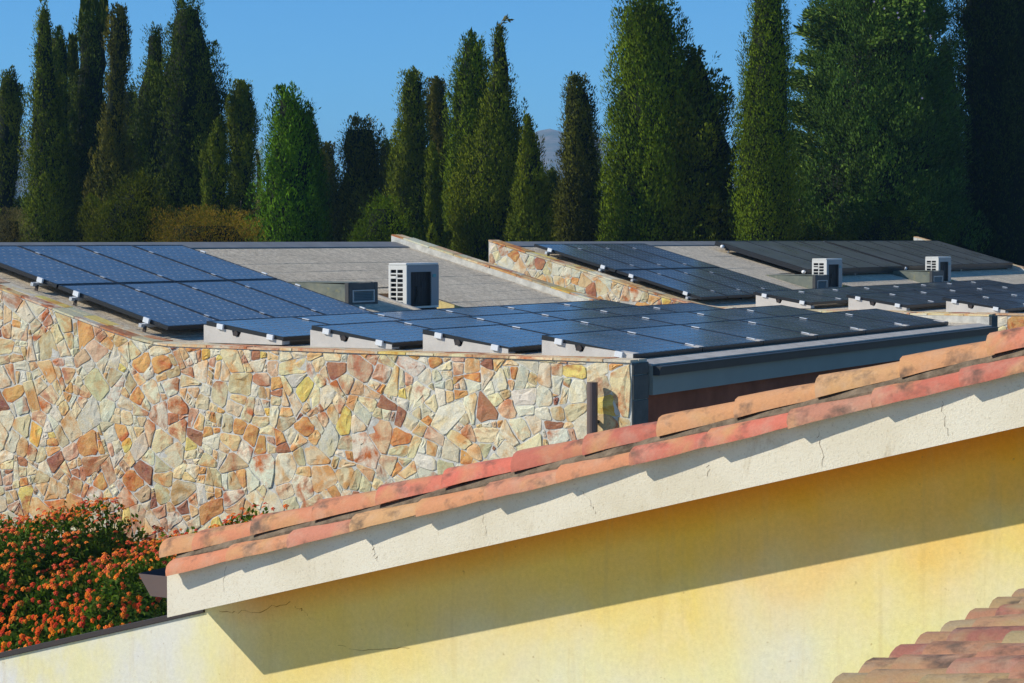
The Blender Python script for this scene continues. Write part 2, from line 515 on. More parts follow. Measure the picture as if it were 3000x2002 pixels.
# ----------------------------------------------------------------------------- stone cladding
PALETTE = [((0.74, 0.69, 0.58), (0.66, 0.40, 0.20), 20), ((0.72, 0.62, 0.43), (0.66, 0.33, 0.12), 20), ((0.66, 0.65, 0.60), (0.72, 0.60, 0.42), 18),
           ((0.70, 0.52, 0.29), (0.62, 0.26, 0.08), 13), ((0.66, 0.36, 0.13), (0.50, 0.13, 0.03), 9), ((0.64, 0.46, 0.30), (0.44, 0.14, 0.05), 9),
           ((0.40, 0.17, 0.09), (0.26, 0.08, 0.06), 4), ((0.74, 0.60, 0.20), (0.66, 0.34, 0.06), 5), ((0.58, 0.53, 0.38), (0.50, 0.30, 0.13), 10),
           ((0.66, 0.46, 0.35), (0.46, 0.18, 0.10), 8)]
def pick_stone(r, warm):
    ws = [p[2] * (1.0 if i in (0, 1, 2, 8) else warm) for i, p in enumerate(PALETTE)]
    k = r.choices(range(len(PALETTE)), ws)[0]
    a, b, _ = PALETTE[k]
    g = r.uniform(0.86, 1.12)
    j = lambda c: tuple(min(0.8, x * g * k_ * r.uniform(0.95, 1.05)) for x, k_ in zip(c, (1.0, .975, .82)))
    if r.random() < 0.25: b = PALETTE[r.choice((4, 5, 9))][1]
    return j(a), j(b)

def stone_mesh(poly, thick, tintc, veinc, r, back=0.0):
    """irregular slab: outline in (s, z), standing proud of the wall towards -u"""
    n = len(poly)
    c = np.mean(poly, axis=0)
    rad = np.mean(np.linalg.norm(poly - c, axis=1))
    vs = [(back, p[0], p[1]) for p in poly]
    vs += [(-thick * 0.62, p[0], p[1]) for p in poly]
    k = max(0.35, 1 - r.uniform(0.004, 0.011) / rad)
    tx, ty = r.uniform(-.035, .035), r.uniform(-.035, .035)
    for p in poly:
        q = c + (p - c) * k
        vs.append((-thick + (q[0] - c[0]) * tx + (q[1] - c[1]) * ty + r.uniform(-.0025, .0025), q[0], q[1]))
    k2 = 0.45
    for p in poly[::2] if n > 8 else poly:
        q = c + (p - c) * k2 * r.uniform(.7, 1.2)
        vs.append((-thick + (q[0] - c[0]) * tx + (q[1] - c[1]) * ty - r.uniform(-.004, .008), q[0], q[1]))
    fs = []
    for a in (0, 1):
        fs += [(a * n + i, a * n + (i + 1) % n, (a + 1) * n + (i + 1) % n, (a + 1) * n + i) for i in range(n)]
    m2 = len(vs) - 3 * n
    if m2 == n:
        fs += [(2 * n + i, 2 * n + (i + 1) % n, 3 * n + (i + 1) % n, 3 * n + i) for i in range(n)]
    else:
        for i in range(m2):
            a0, a1, a2 = 2 * i, (2 * i + 1) % n, (2 * i + 2) % n
            i2 = (i + 1) % m2
            fs.append((2 * n + a0, 2 * n + a1, 3 * n + i))
            if i < m2 - 1 or n % 2 == 0:
                fs += [(2 * n + a1, 2 * n + a2, 3 * n + i2), (2 * n + a1, 3 * n + i2, 3 * n + i)]
            else:
                fs.append((2 * n + a1, 3 * n + i2, 3 * n + i))
    fs.append(tuple(3 * n + i for i in range(m2)))
    return vs, fs

def finish_stone_mesh(name, vs, fs, tints, veins):
    me = bpy.data.meshes.new(name)
    me.from_pydata(vs, [], fs)
    for an, arr in (('tint', tints), ('vein', veins)):
        at = me.color_attributes.new(an, 'FLOAT_COLOR', 'POINT')
        a = np.ones((len(vs), 4), np.float32); a[:, :3] = np.array(arr, np.float32)
        at.data.foreach_set('color', a.ravel())
    me.materials.append(M['stone'])
    return me

def clip_half(poly, p, nrm):
    out = []
    n = len(poly)
    d = [(q[0] - p[0]) * nrm[0] + (q[1] - p[1]) * nrm[1] for q in poly]
    for i in range(n):
        a, b = poly[i], poly[(i + 1) % n]
        da, db = d[i], d[(i + 1) % n]
        if da <= 0: out.append(a)
        if (da < 0 < db) or (db < 0 < da):
            t = da / (da - db)
            out.append((a[0] + (b[0] - a[0]) * t, a[1] + (b[1] - a[1]) * t))
    return out

def clad(parent, s0, s1, zb, ztop, dens, seed, warm_fn, visible_fn, sizes):
    """random-rubble cladding: weighted cells, shrunk for the joints, one slab per cell"""
    r = random.Random(seed)
    def area_of(q):
        return 0.5 * abs(sum(q[i][0] * q[(i + 1) % len(q)][1] - q[(i + 1) % len(q)][0] * q[i][1] for i in range(len(q))))
    def min_angle(q):
        m = 180.0
        for i in range(len(q)):
            a, b, c = q[i - 1], q[i], q[(i + 1) % len(q)]
            v1, v2 = (a[0] - b[0], a[1] - b[1]), (c[0] - b[0], c[1] - b[1])
            l = math.hypot(*v1) * math.hypot(*v2)
            if l < 1e-9: continue
            m = min(m, math.degrees(math.acos(max(-1, min(1, (v1[0] * v2[0] + v1[1] * v2[1]) / l)))))
        return m
    seeds = []
    for _ in range(4000):
        q = (r.uniform(s0, s1), r.uniform(zb, -0.0))
        if q[1] > ztop(q[0]) + .1: continue
        if all((q[0] - o_[0]) ** 2 + ((q[1] - o_[1]) / 1.15) ** 2 > .40 ** 2 for o_ in seeds): seeds.append(q)
    SP = np.array(seeds)
    cells, todo = [], []
    for i, c in enumerate(seeds):
        poly = [(c[0] - 1.2, c[1] - 1.2), (c[0] + 1.2, c[1] - 1.2), (c[0] + 1.2, c[1] + 1.2), (c[0] - 1.2, c[1] + 1.2)]
        dd = np.hypot(SP[:, 0] - c[0], SP[:, 1] - c[1])
        for j in np.argsort(dd)[1:24]:
            q = seeds[j]
            poly = clip_half(poly, ((c[0] + q[0]) / 2, (c[1] + q[1]) / 2), (q[0] - c[0], q[1] - c[1]))
            if len(poly) < 3: break
        for (pp_, nn_) in (((s0, 0), (-1, 0)), ((s1, 0), (1, 0)), ((0, zb), (0, -1))):
            if len(poly) > 2: poly = clip_half(poly, pp_, nn_)
        if len(poly) > 2: todo.append(poly)
    while todo:
        q = todo.pop()
        ar = area_of(q)
        c = (sum(x[0] for x in q) / len(q), sum(x[1] for x in q) / len(q))
        P_ = np.array(q) - np.array(c)
        w_, v_ = np.linalg.eigh(P_.T @ P_)
        ratio = math.sqrt(max(w_[1], 1e-9) / max(w_[0], 1e-9))
        lim = r.choice(sizes) ** 2 * 1.3
        if ar < lim and ratio < 2.7:
            cells.append(q); continue
        ax = v_[:, 1]
        half = math.sqrt(w_[1] / len(q))
        best = None
        for _ in range(9):
            ang = r.gauss(0, .32)
            nrm = (ax[0] * math.cos(ang) - ax[1] * math.sin(ang), ax[0] * math.sin(ang) + ax[1] * math.cos(ang))
            off = r.gauss(0, .32) * half
            pt = (c[0] + ax[0] * off, c[1] + ax[1] * off)
            A1 = clip_half(q, pt, nrm); A2 = clip_half(q, pt, (-nrm[0], -nrm[1]))
            if len(A1) < 3 or len(A2) < 3: continue
            sc_ = min(min_angle(A1), min_angle(A2)) - 25 * ((len(A1) == 3) + (len(A2) == 3))
            if best is None or sc_ > best[0]: best = (sc_, A1, A2)
            if sc_ > 58: break
        if best is None: cells.append(q); continue
        todo += [best[1], best[2]]
    stones = []
    for poly in cells:
        c = (sum(x[0] for x in poly) / len(poly), sum(x[1] for x in poly) / len(poly))
        cs = c[0]
        g = (ztop(cs + .02) - ztop(cs - .02)) / .04
        poly = clip_half(poly, (cs, ztop(cs)), (-g, 1))
        if len(poly) < 3: continue
        # shrink for the joint: move every edge in
        jt = r.choice((.002, .003, .0035, .0045, .006, .009))
        cc = np.mean(np.array(poly), axis=0)
        sh = list(poly)
        for a in range(len(poly)):
            p, q = poly[a], poly[(a + 1) % len(poly)]
            e = (q[0] - p[0], q[1] - p[1]); L = math.hypot(*e)
            if L < 1e-5: continue
            nn = (e[1] / L, -e[0] / L)
            if (cc[0] - p[0]) * nn[0] + (cc[1] - p[1]) * nn[1] > 0: nn = (-nn[0], -nn[1])
            sh = clip_half(sh, (p[0] - nn[0] * jt, p[1] - nn[1] * jt), nn)
            if len(sh) < 3: break
        if len(sh) < 3: continue
        sh = np.array(sh)
        area = 0.5 * abs(np.dot(sh[:, 0], np.roll(sh[:, 1], 1)) - np.dot(sh[:, 1], np.roll(sh[:, 0], 1)))
        if area < 0.0010: continue
        cut = r.uniform(0.05, 0.20)
        pp = []
        for a in range(len(sh)):
            p, q = sh[a], sh[(a + 1) % len(sh)]
            L_ = np.linalg.norm(q - p)
            mid = p + (q - p) * r.uniform(.35, .65) + np.array([(q - p)[1], -(q - p)[0]]) * r.uniform(-.05, .05)
            pp += [p + (q - p) * cut, p + (q - p) * (1 - cut)] if L_ < .12 else [p + (q - p) * cut, mid, p + (q - p) * (1 - cut)]
        pp = np.array(pp)
        # drop near-duplicates
        keep = [k for k in range(len(pp)) if np.linalg.norm(pp[k] - pp[k - 1]) > 0.004]
        pp = pp[keep]
        if len(pp) < 4: continue
        stones.append((area, pp, c))
    stones.sort(key=lambda t: -t[0] * (1 if visible_fn(t[2][0], t[2][1]) else 0.001))
    rest = ([], [], [], [])
    for k, (area, pp, c) in enumerate(stones):
        tc, vc = pick_stone(r, warm_fn(c[0], c[1]))
        vs, fs = stone_mesh(pp, r.uniform(0.003, 0.010), tc, vc, r)
        if k < 290 and visible_fn(c[0], c[1]):
            cc = Vector((0, float(c[0]), float(c[1])))
            me = finish_stone_mesh('stone', [tuple(Vector(v) - cc) for v in vs], fs, [tc] * len(vs), [vc] * len(vs))
            link('stone', me, parent, cc)
        else:
            n0 = len(rest[0])
            rest[0].extend(vs); rest[1].extend([tuple(i + n0 for i in f) for f in fs])
            rest[2].extend([tc] * len(vs)); rest[3].extend([vc] * len(vs))
    if rest[0]:
        o = link('small_stones', finish_stone_mesh('small_stones', *rest), parent)
        o['kind'] = 'stuff'
    return len(stones)

def copings(parent, prof, x0, x1, seed, over=0.003, th=0.024):
    """flagstones laid along the top of a gable wall; prof = list of (s, z)"""
    r = random.Random(seed)
    L = [0.0]
    for a, b in zip(prof[:-1], prof[1:]): L.append(L[-1] + math.hypot(b[0] - a[0], b[1] - a[1]))
    def at(d): return float(np.interp(d, L, [p[0] for p in prof])), float(np.interp(d, L, [p[1] for p in prof]))
    d = 0.0
    while d < L[-1] - 0.05:
        ln = min(r.uniform(0.16, 0.55), L[-1] - d)
        (sa, za), (sb, zb) = at(d + 0.006), at(d + ln - 0.006)
        t = th * r.uniform(0.75, 1.15)
        e0 = over * r.uniform(0.0, 1.6)
        mid = x0 + (x1 - x0) * r.uniform(0.35, 0.65)
        tc, vc = pick_stone(r, 0.9)
        if r.random() < 0.4: tc = tuple(c * 0.8 for c in tc)
        for xa, xb in ((x0 - e0, mid - .005), (mid + .005, x1 + over * r.uniform(0.2, 1.3))):
            if xb < mid + .1 and r.random() < 0.0: continue
            w = [r.uniform(-.006, .006) for _ in range(8)]
            vs = [(xa + w[0], sa, za), (xb, sa, za), (xb, sb, zb), (xa + w[1], sb, zb),
                  (xa + .004, sa, za + t + w[2] * .5), (xb, sa, za + t), (xb, sb, zb + t + w[3] * .5), (xa + .004, sb, zb + t)]
            fs = [(0, 1, 2, 3), (4, 7, 6, 5), (0, 4, 5, 1), (1, 5, 6, 2), (2, 6, 7, 3), (3, 7, 4, 0)]
            fs = [tuple(reversed(f)) for f in fs]
            tc2, vc2 = (tc, vc) if xb == x1 or r.random() < .5 else pick_stone(r, 0.9)
            cc = Vector(((xa + xb) / 2, sa, za))
            me = finish_stone_mesh('coping_stone', [tuple(Vector(v) - cc) for v in vs], fs, [tc2] * 8, [vc2] * 8)
            link('coping_stone', me, parent, cc)
        d += ln

# ----------------------------------------------------------------------------- the two solar houses
TAN = 0.2768
def slope_z(s): return -2.465 + TAN * s
def flat_z(s): return -1.160 + 0.006 * (s + 1.05)
S_BREAK, S_RIDGE = 4.82, 8.70
def wall_profile(h=0.0):
    pts = [(-1.16, -1.165), (4.40, -1.150), (4.75, -1.118), (5.1, -1.040), (5.6, -0.908), (S_RIDGE + 0.08, slope_z(S_RIDGE + .08) + 0.004)]
    return [(s, z + h) for s, z in pts]
def prof_z(s):
    p = wall_profile()
    return float(np.interp(s, [q[0] for q in p], [q[1] for q in p]))

def gable_wall(house, x0, x1, stones, seed, h=0.0, zb=GROUND, zs=None, s_lo=-1.16):
    prof = wall_profile(h)
    prof[0] = (s_lo, prof[0][1])
    wall = MB()
    poly = [(prof[0][0], zb)] + prof + [(prof[-1][0], zb)]
    wall.prism(poly, x0, x1)
    w = wall.build('gable_wall', M['mortar'], house)
    return w, prof

def felt_roof(house, x0, x1, ua, ub, seed, singles=True):
    """mineral felt laid in lapped courses across the pitch, and the flat roof below it"""
    r = random.Random(seed)
    slab = MB()
    prof = [(-1.02, flat_z(-1.02) - .02), (S_BREAK, flat_z(S_BREAK) - .02), (S_RIDGE, slope_z(S_RIDGE) - .02), (S_RIDGE, slope_z(S_RIDGE) - .35),
            (S_BREAK, flat_z(S_BREAK) - .3), (-1.02, flat_z(-1.02) - .3)]
    return prof

def solar_house(name, label, U0, U1, seed, notches, zs_lo, vis, dens, sizes, warm, courses_single):
    """U0..U1 are the outer faces of the two gable walls"""
    house = empty(name, W(0, 0, 0))
    tag(house, label, 'house')
    TH = 0.33
    w, prof = gable_wall(house, U0 + 0.0, U0 + TH, True, seed)
    n = clad(w, -1.15, S_RIDGE + .07, zs_lo, lambda s: prof_z(s) - 0.004, dens, seed, warm, vis, sizes)
    # move cladding out to the face: the slabs are modelled from x = 0
    for ch in w.children:
        ch.location.x += U0
    copings(w, [(s, z + 0.002) for s, z in prof], U0 - 0.016, U0 + TH, seed + 5)
    # slate returns on the end of the wall
    r = random.Random(seed + 9)
    z = GROUND
    while z < -1.17:
        h = min(r.uniform(0.16, 0.34), -1.165 - z)
        b = MB(); t = r.uniform(.012, .024)
        b.box(U0 + .004, U0 + TH - .004, -1.16 - t, -1.155, z + .004, z + h - .004, bev=.004)
        b.build('end_stone', M['bluestone'], w)
        z += h
    w2, prof2 = gable_wall(house, U1 - 0.30, U1, True, seed + 1, h=0.095)
    copings(w2, [(s, zz + 0.002) for s, zz in prof2], U1 - 0.30, U1 + .01, seed + 6)
    b = MB(); b.box(U1 - .29, U1 - .01, -1.19, -1.158, GROUND, -1.07)
    b.build('end_stone', M['bluestone'], w2)
    xa, xb = U0 + TH, U1 - 0.30
    # roof deck with the recesses cut out of the pitch
    deck = MB()
    us = sorted({xa, xb, *[v for nt_ in notches for v in nt_[:2]]})
    for a, b_ in zip(us[:-1], us[1:]):
        hit = [nt_ for nt_ in notches if nt_[0] <= a + 1e-6 and nt_[1] >= b_ - 1e-6]
        top = [(-1.02, flat_z(-1.02)), (S_BREAK - .25, flat_z(S_BREAK - .25)), (S_BREAK + .15, slope_z(S_BREAK + .15) - .0)]
        if hit:
            _, _, sf, sb, zf = hit[0]
            top += [(sf, zf), (sb, zf), (sb, slope_z(sb))]
        top += [(S_RIDGE, slope_z(S_RIDGE))]
        deck.prism([(s, z - .008) for s, z in top] + [(S_RIDGE, -.45), (S_BREAK, -1.40), (-1.02, -1.42)], a, b_)
    roof = deck.build('roof', M['felt'], house)
    # lapped felt strips on the pitch
    CH = 0.415
    nC = int((S_RIDGE - 0.28 - S_BREAK) / (CH * math.cos(math.atan(TAN)))) + 1
    ds = CH * math.cos(math.atan(TAN))
    joined = MB()
    for k in range(nC):
        sa = S_RIDGE - 0.24 - (k + 1) * ds
        sb = sa + ds + 0.03
        if sa < S_BREAK + .12: sa = S_BREAK + .12
        if sb - sa < .08: continue
        u = xa + 0.004
        while u < xb - .02:
            ln = r.uniform(6.0, 12.0)
            ue = min(u + ln, xb - .004)
            if xb - ue < .5: ue = xb - .004
            segs = [(u, ue)]
            for (na, nb, sf, sbk, zf) in notches:
                if sa < sbk and sb > sf:
                    new = []
                    for (p, q) in segs:
                        if q <= na - .02 or p >= nb + .02: new.append((p, q))
                        else:
                            if p < na - .1: new.append((p, na - .02))
                            if q > nb + .1: new.append((nb + .02, q))
                    segs = new
            for (p, q) in segs:
                nn = max(2, int((q - p) / 0.8))
                vs, fs = [], []
                lift0 = r.choice((.000, .001, .002, .003))
                for i in range(nn + 1):
                    uu = p + (q - p) * i / nn
                    lift = lift0 * (0.4 + 1.1 * abs(noise.noise(Vector((uu * 1.3, k * 3.7, seed)))) * 2)
                    vs += [(uu, sa, slope_z(sa) + .001), (uu, sa, slope_z(sa) + .0025 + lift), (uu, sb, slope_z(sb) + .0015)]
                for i in range(nn):
                    a0 = 3 * i
                    fs += [(a0, a0 + 3, a0 + 4, a0 + 1), (a0 + 1, a0 + 4, a0 + 5, a0 + 2)]
                if courses_single:
                    m = MB(); m.add(vs, fs); smooth_by_angle(m.build('felt_strip', M['felt'], roof, smooth=True).data, 25)
                else:
                    joined.add(vs, fs)
            u = ue
    if not courses_single:
        o = joined.build('felt_strips', M['felt'], roof); o['kind'] = 'stuff'
    fl = MB()
    zr = slope_z(S_RIDGE)
    fl.prism([(S_RIDGE - .27, slope_z(S_RIDGE - .27) + .008), (S_RIDGE - .26, slope_z(S_RIDGE - .26) + .016), (S_RIDGE, zr + .022), (S_RIDGE + .07, zr + .018), (S_RIDGE + .07, zr - .12),
              (S_RIDGE + .06, zr - .12), (S_RIDGE + .06, zr)], xa + .002, xb - .002)
    fl.build('ridge_flashing', M['flash'], roof)
    bw = MB(); bw.box(xa, xb, S_RIDGE - .25, S_RIDGE, GROUND, -.452); bw.build('rear_wall', M['brownwall'], house)
    # eave: drip edge, gutter, fascia, wall
    e = MB()
    e.prism([(-1.02, flat_z(-1.02) - .004), (-1.20, flat_z(-1.02) - .034), (-1.20, flat_z(-1.02) - .05), (-1.02, flat_z(-1.02) - .03)], xa + .01, xb - .01)
    e.build('drip_edge', M['roofedge'], house)
    g = MB()
    z0 = flat_z(-1.02) - .040
    g.prism([(-1.19, z0 - .012), (-1.31, z0 - .012), (-1.31, z0 - .02), (-1.295, z0 - .025), (-1.285, z0 - .10), (-1.19, z0 - .10)], xa + .012, xb - .012)
    g.build('gutter', M['gutter'], house)
    fa = MB(); fa.box(xa + .011, xb - .011, -1.215, -1.15, z0 - .29, z0 - .012); fa.build('fascia', M['fascia'], house)
    fw = MB(); fw.box(xa, xb, -1.10, -0.9, GROUND, -1.423); fw.build('front_wall', M['brownwall'], house)
    return house, roof

NEAR_NOTCH = (4.44, 5.62, 5.30, 6.22, -1.00)
def vis_near(s, z):
    # what the tiled verge in front leaves in view
    return z > -3.45 and s > -1.3 and z > -1.6 - (s + 1.2) * 0.27 - 0.35
near_house, near_roof = solar_house('solar_house', 'nearer stone-clad house with blue panels over a grey pitched and flat roof', -2.10, 9.20, 11,
    [NEAR_NOTCH], -3.7, vis_near, 30000, (.09, .12, .14, .17, .19, .21, .24, .28), lambda s, z: 0.42 + 0.55 * max(0, min(1, (-1.3 - z) / 1.6)) , True)
F2 = [(19.45, 20.75, 5.20, 6.15, -1.03), (26.1, 27.4, 5.20, 6.15, -1.03)]
far_house, far_roof = solar_house('solar_house', 'farther stone-clad house behind, carrying black collectors and two air conditioners', 12.0, 34.3, 23,
    F2, -2.3, lambda s, z: z > prof_z(s) - 0.95, 9000, (.14, .18, .22, .26, .32), lambda s, z: 0.75, False)

# recess linings: foam showing on the right, timber at the back
def recess(roof, nt_):
    ua, ub, sf, sb, zf = nt_
    b = MB()
    vs = [(ub - .004, sf + .02, zf + .002), (ub - .004, sb - .01, zf + .002), (ub - .004, sb - .01, slope_z(sb) - .03), (ub - .004, sf + .02, zf + .02)]
    b.add(vs, [(0, 1, 2, 3)]); b.build('foam_lining', M['insul'], roof)
    b = MB()
    b.add([(ua + .01, sb - .004, zf + .002), (ub - .01, sb - .004, zf + .002), (ub - .01, sb - .004, slope_z(sb) - .012), (ua + .01, sb - .004, slope_z(sb) - .012)], [(0, 1, 2, 3)])
    b.build('recess_board', M['rustboard'], roof)
    b = MB()
    b.prism([(sf - .1, slope_z(sf - .1) + .001), (sb + .1, slope_z(sb + .1) + .001), (sb + .1, slope_z(sb + .1) + .03), (sf - .1, slope_z(sf - .1) + .03)], ua - .06, ua)
    b.build('recess_curb', M['roofedge'], roof)
recess(near_roof, NEAR_NOTCH)
for q in F2: recess(far_roof, q)

# brown downpipe stub on the stone wall
dp = MB()
dp.cyl((-2.215, -.80, -3.9), (-2.215, -.80, -1.352), .052, n=16)
dp.cyl((-2.215, -.80, -2.05), (-2.215, -.80, -2.01), .057, n=16)
o = dp.build('downpipe', M['brownmetal'], near_house, smooth=False)
for zc in (-1.75, -2.6):
    b = MB(); b.box(-2.2, -2.1, -.815, -.785, zc, zc + .03); b.build('pipe_bracket', M['darkmetal'], o)

# ----------------------------------------------------------------------------- solar panels
def panel_meshes(w, l, nx, ny, tagname):
    fr = MB(); t, h = .022, .046
    for b in ((0, w, 0, t), (0, w, l - t, l), (0, t, t, l - t), (w - t, w, t, l - t)):
        fr.box(b[0], b[1], b[2], b[3], 0, h)
    me_f = fr.mesh('frame', M['frame'])
    bk = MB(); bk.box(t, w - t, t, l - t, .030, .040); me_b = bk.mesh('backing', M['back'])
    ce = MB()
    px, py = (w - 2 * t - .016) / nx, (l - 2 * t - .016) / ny
    g, c = .0013, .0215
    for i in range(nx):
        for j in range(ny):
            x0, x1 = t + .008 + i * px + g, t + .008 + (i + 1) * px - g
            y0, y1 = t + .008 + j * py + g, t + .008 + (j + 1) * py - g
            z = .0425
            ce.add([(x0 + c, y0, z), (x1 - c, y0, z), (x1, y0 + c, z), (x1, y1 - c, z), (x1 - c, y1, z), (x0 + c, y1, z), (x0, y1 - c, z), (x0, y0 + c, z)], [tuple(range(8))])
    me_c = ce.mesh('cells', M['cell'])
    return me_f, me_b, me_c, w, l

PITCHED = panel_meshes(1.046, 1.655, 8, 12, 'p')
FLAT = panel_meshes(1.559, 1.046, 12, 8, 'f')
def clip_mesh(sx, sy, sz, mat):
    b = MB(); b.box(-sx / 2, sx / 2, -sy / 2, sy / 2, 0, sz, bev=.003); return b.mesh('clamp', mat)
CLIP_MID = clip_mesh(.045, .075, .007, M['alu'])
CLIP_WHITE = clip_mesh(.04, .10, .008, M['white_clip'])
CLIP_END = clip_mesh(.03, .085, .058, M['white_clip'])

def solar_array(u, s, z, label, group=None):
    a = empty('solar_array', W(u, s, z))
    tag(a, label, 'solar panels', group)
    a['org'] = (u, s, z)
    return a
def inside(parent, name, u, s, z, tilt=0.0):
    '''a part placed by building coordinates inside its array'''
    o = bpy.data.objects.new(name, None)
    o.empty_display_size = .1
    COL.objects.link(o)
    o.parent = parent
    q = parent['org']
    o.location = (u - q[0], s - q[1], z - q[2]); o.rotation_euler = (tilt, 0, 0)
    return o
def place_panel(meshes, u, s, z, tilt, parent, clips):
    p = inside(parent, 'solar_panel', u, s, z, tilt)
    for nm, me in zip(('frame', 'backing', 'cells'), meshes[:3]):
        o = link(nm, me, p)
        if nm == 'cells': o['kind'] = 'stuff'
    for (me, x, y, zz) in clips:
        link('clamp', me, p, (x, y, zz))
    return p

ORD = ['leftmost', 'second from left', 'third from left', 'fourth from left', 'fifth from left', 'sixth from left', 'seventh from left', 'eighth from left']
phi = math.atan(TAN)
# pitched array on the near house: four columns (plus one cut by the frame), two rows. plane through (s 7.808, z -0.154)
def pz(s): return -0.154 + (s - 7.808) * TAN
ARR = solar_array(-1.527, 4.9, -.94, 'nearest pitched array of blue solar panels in two rows, at the left frame edge')
for row in range(2):
    for k in range(4):
        u = -1.527 + 1.066 * k
        s_lo = 8.135 - (row + 1) * 1.685 * math.cos(phi) + .014
        cl = []
        top = 1.655
        ys = (top - .36, top - 1.42) if row == 0 else (top - .30, top - 1.36)
        for y in ys:
            if k < 3: cl.append((CLIP_MID, 1.056, y, .047))
            else: cl.append((CLIP_END, 1.066, y, .0))
            if k == 0: cl.append((CLIP_END, -.024, y, .0))
        place_panel(PITCHED, u, s_lo, pz(s_lo) - .046 / math.cos(phi), phi, ARR, cl)
# rails with feet beneath it
for i, s in enumerate((7.80, 6.78, 6.20, 5.19)):
    rl = inside(ARR, 'mounting_rail', -1.66, s, pz(s) - .105, phi)
    b = MB(); b.box(0, 4.44, -.02, .02, .012, .052); b.build('rail_bar', M['alu'], rl)
    for x in (.06, 1.6, 3.0, 4.3):
        b = MB(); b.box(x, x + .012, -.045, .0, -.06, .03); b.box(x, x + .04, -.06, .0, -.066, -.058); b.build('rail_foot', M['darkmetal'], rl)

# ballasted array on the near flat roof: four rows of six
rows_b = [(0.109, -0.950, -0.922, -1.116), (1.513, -0.923, 0.482, -1.085), (2.930, -0.908, 1.879, -1.071), (4.356, -0.884, 3.284, -1.043)]
RN = ['front row along the gutter', 'second row from the gutter', 'third row from the gutter', 'rear row below the pitched roof']
def ballast(u, sb, zb, sf, roofz, parent, w=.14):
    o = inside(parent, 'concrete_ballast', u, sb, roofz)
    D = sb - sf
    hb = zb - .05 - roofz
    hf = max(.045, hb - .17)
    m = MB()
    prof = [(.0, 0), (.0, hb), (-D * .36, hb - (hb - hf) * .36), (-D * .375, hb - (hb - hf) * .375 - .055), (-D * .45, hb - (hb - hf) * .45 - .055), (-D * .475, hb - (hb - hf) * .475), (-D * .985, hf), (-D * .985, 0)]
    prof = [(y, z) for y, z in prof]
    m.prism(prof, 0, w); m.build('block', M['concrete'], o)
    b = MB(); yz = (-D * .412, hb - (hb - hf) * .412 - .03)
    b.cyl((-.012, yz[0], yz[1] + .006), (w, yz[0], yz[1] + .006), .030, n=10); b.build('tie_rod', M['darkmetal'], o)
    return o
tilt_f = math.atan2(.165, 1.035)
for r_, (sb, zb, sf, zf) in enumerate(rows_b):
    tl = math.atan2(zb - zf, sb - sf)
    ARR = solar_array(-1.567, sf, flat_z(sf), 'low-tilt blue solar panels on concrete wedges, %s' % RN[r_], 'low-tilt panel rows on the near flat roof')
    for k in range(6):
        u = -1.567 + 1.575 * k
        cl = []
        for y in (.80, .12):
            if k < 5: cl.append((CLIP_WHITE, 1.567, y + .03, .046))
            if k == 0: cl.append((CLIP_END, -.016, y + .04, -.012))
        z0 = zf - .046 * math.cos(tl); s0 = sf + .046 * math.sin(tl)
        place_panel(FLAT, u, s0, z0, tl, ARR, cl)
    for k in range(7):
        ub = -1.572 + 1.575 * k if k < 6 else 7.74
        if k not in (0, 6): ub -= .07
        ballast(ub, sb, zb, sf, flat_z(sb), ARR, .14)

# pitched array on the far house
ARR = solar_array(12.41, 4.9, -.94, 'pitched array of blue solar panels on the far house behind the stone gable')
for row in range(2):
    for k in range(4):
        u = 12.41 + 1.085 * k
        s_lo = 8.12 - (row + 1) * 1.685 * math.cos(phi) + .014
        cl = []
        top = 1.655
        for y in ((top - .34, top - 1.42) if row == 0 else (top - .30, top - 1.36)):
            if k < 3: cl.append((CLIP_MID, 1.066, y, .047))
            if k == 0: cl.append((CLIP_END, -.024, y, .0))
        place_panel(PITCHED, u, s_lo, pz(s_lo) - .046 / math.cos(phi), phi, ARR, cl)
for i, s in enumerate((7.80, 6.75, 6.13, 5.10)):
    rl = inside(ARR, 'mounting_rail', 12.28, s, pz(s) - .105, phi)
    b = MB(); b.box(0, 4.5, -.02, .02, .012, .052); b.build('rail_bar', M['alu'], rl)
    for x in (.06, 2.2, 4.3):
        b = MB(); b.box(x, x + .012, -.045, .0, -.06, .03); b.build('rail_foot', M['darkmetal'], rl)
# ballasted rows on the far flat roof
rows_c = [(-0.90, -.945, -1.90, -1.11), (0.70, -.925, -0.27, -1.082), (2.34, -.897, 1.34, -1.053), (3.97, -.873, 2.98, -1.031)]
for r_, (sb, zb, sf, zf) in list(enumerate(rows_c))[1:]:
    tl = math.atan2(zb - zf, sb - sf)
    nm = ['', 'front row of the far flat roof', 'middle row of the far flat roof', 'rear row of the far flat roof'][r_]
    ARR = solar_array(12.6, sf, flat_z(sf), 'low-tilt dark solar panels on concrete wedges, %s' % nm, 'low-tilt panel rows on the far flat roof')
    for k in range(8):
        u = 12.6 + 1.575 * k
        cl = []
        for y in (.80, .12):
            if k < 7: cl.append((CLIP_WHITE, 1.567, y + .03, .046))
            if k == 0: cl.append((CLIP_END, -.016, y + .04, -.012))
        place_panel(FLAT, u, sf + .046 * math.sin(tl), zf - .046 * math.cos(tl), tl, ARR, cl)
    for k in (0, 2, 4, 6, 8):
        ub = 12.595 + 1.575 * k if k == 0 else (12.53 + 1.575 * k if k < 8 else 25.04)
        ballast(ub, sb, zb, sf, flat_z(sb), ARR, .16)

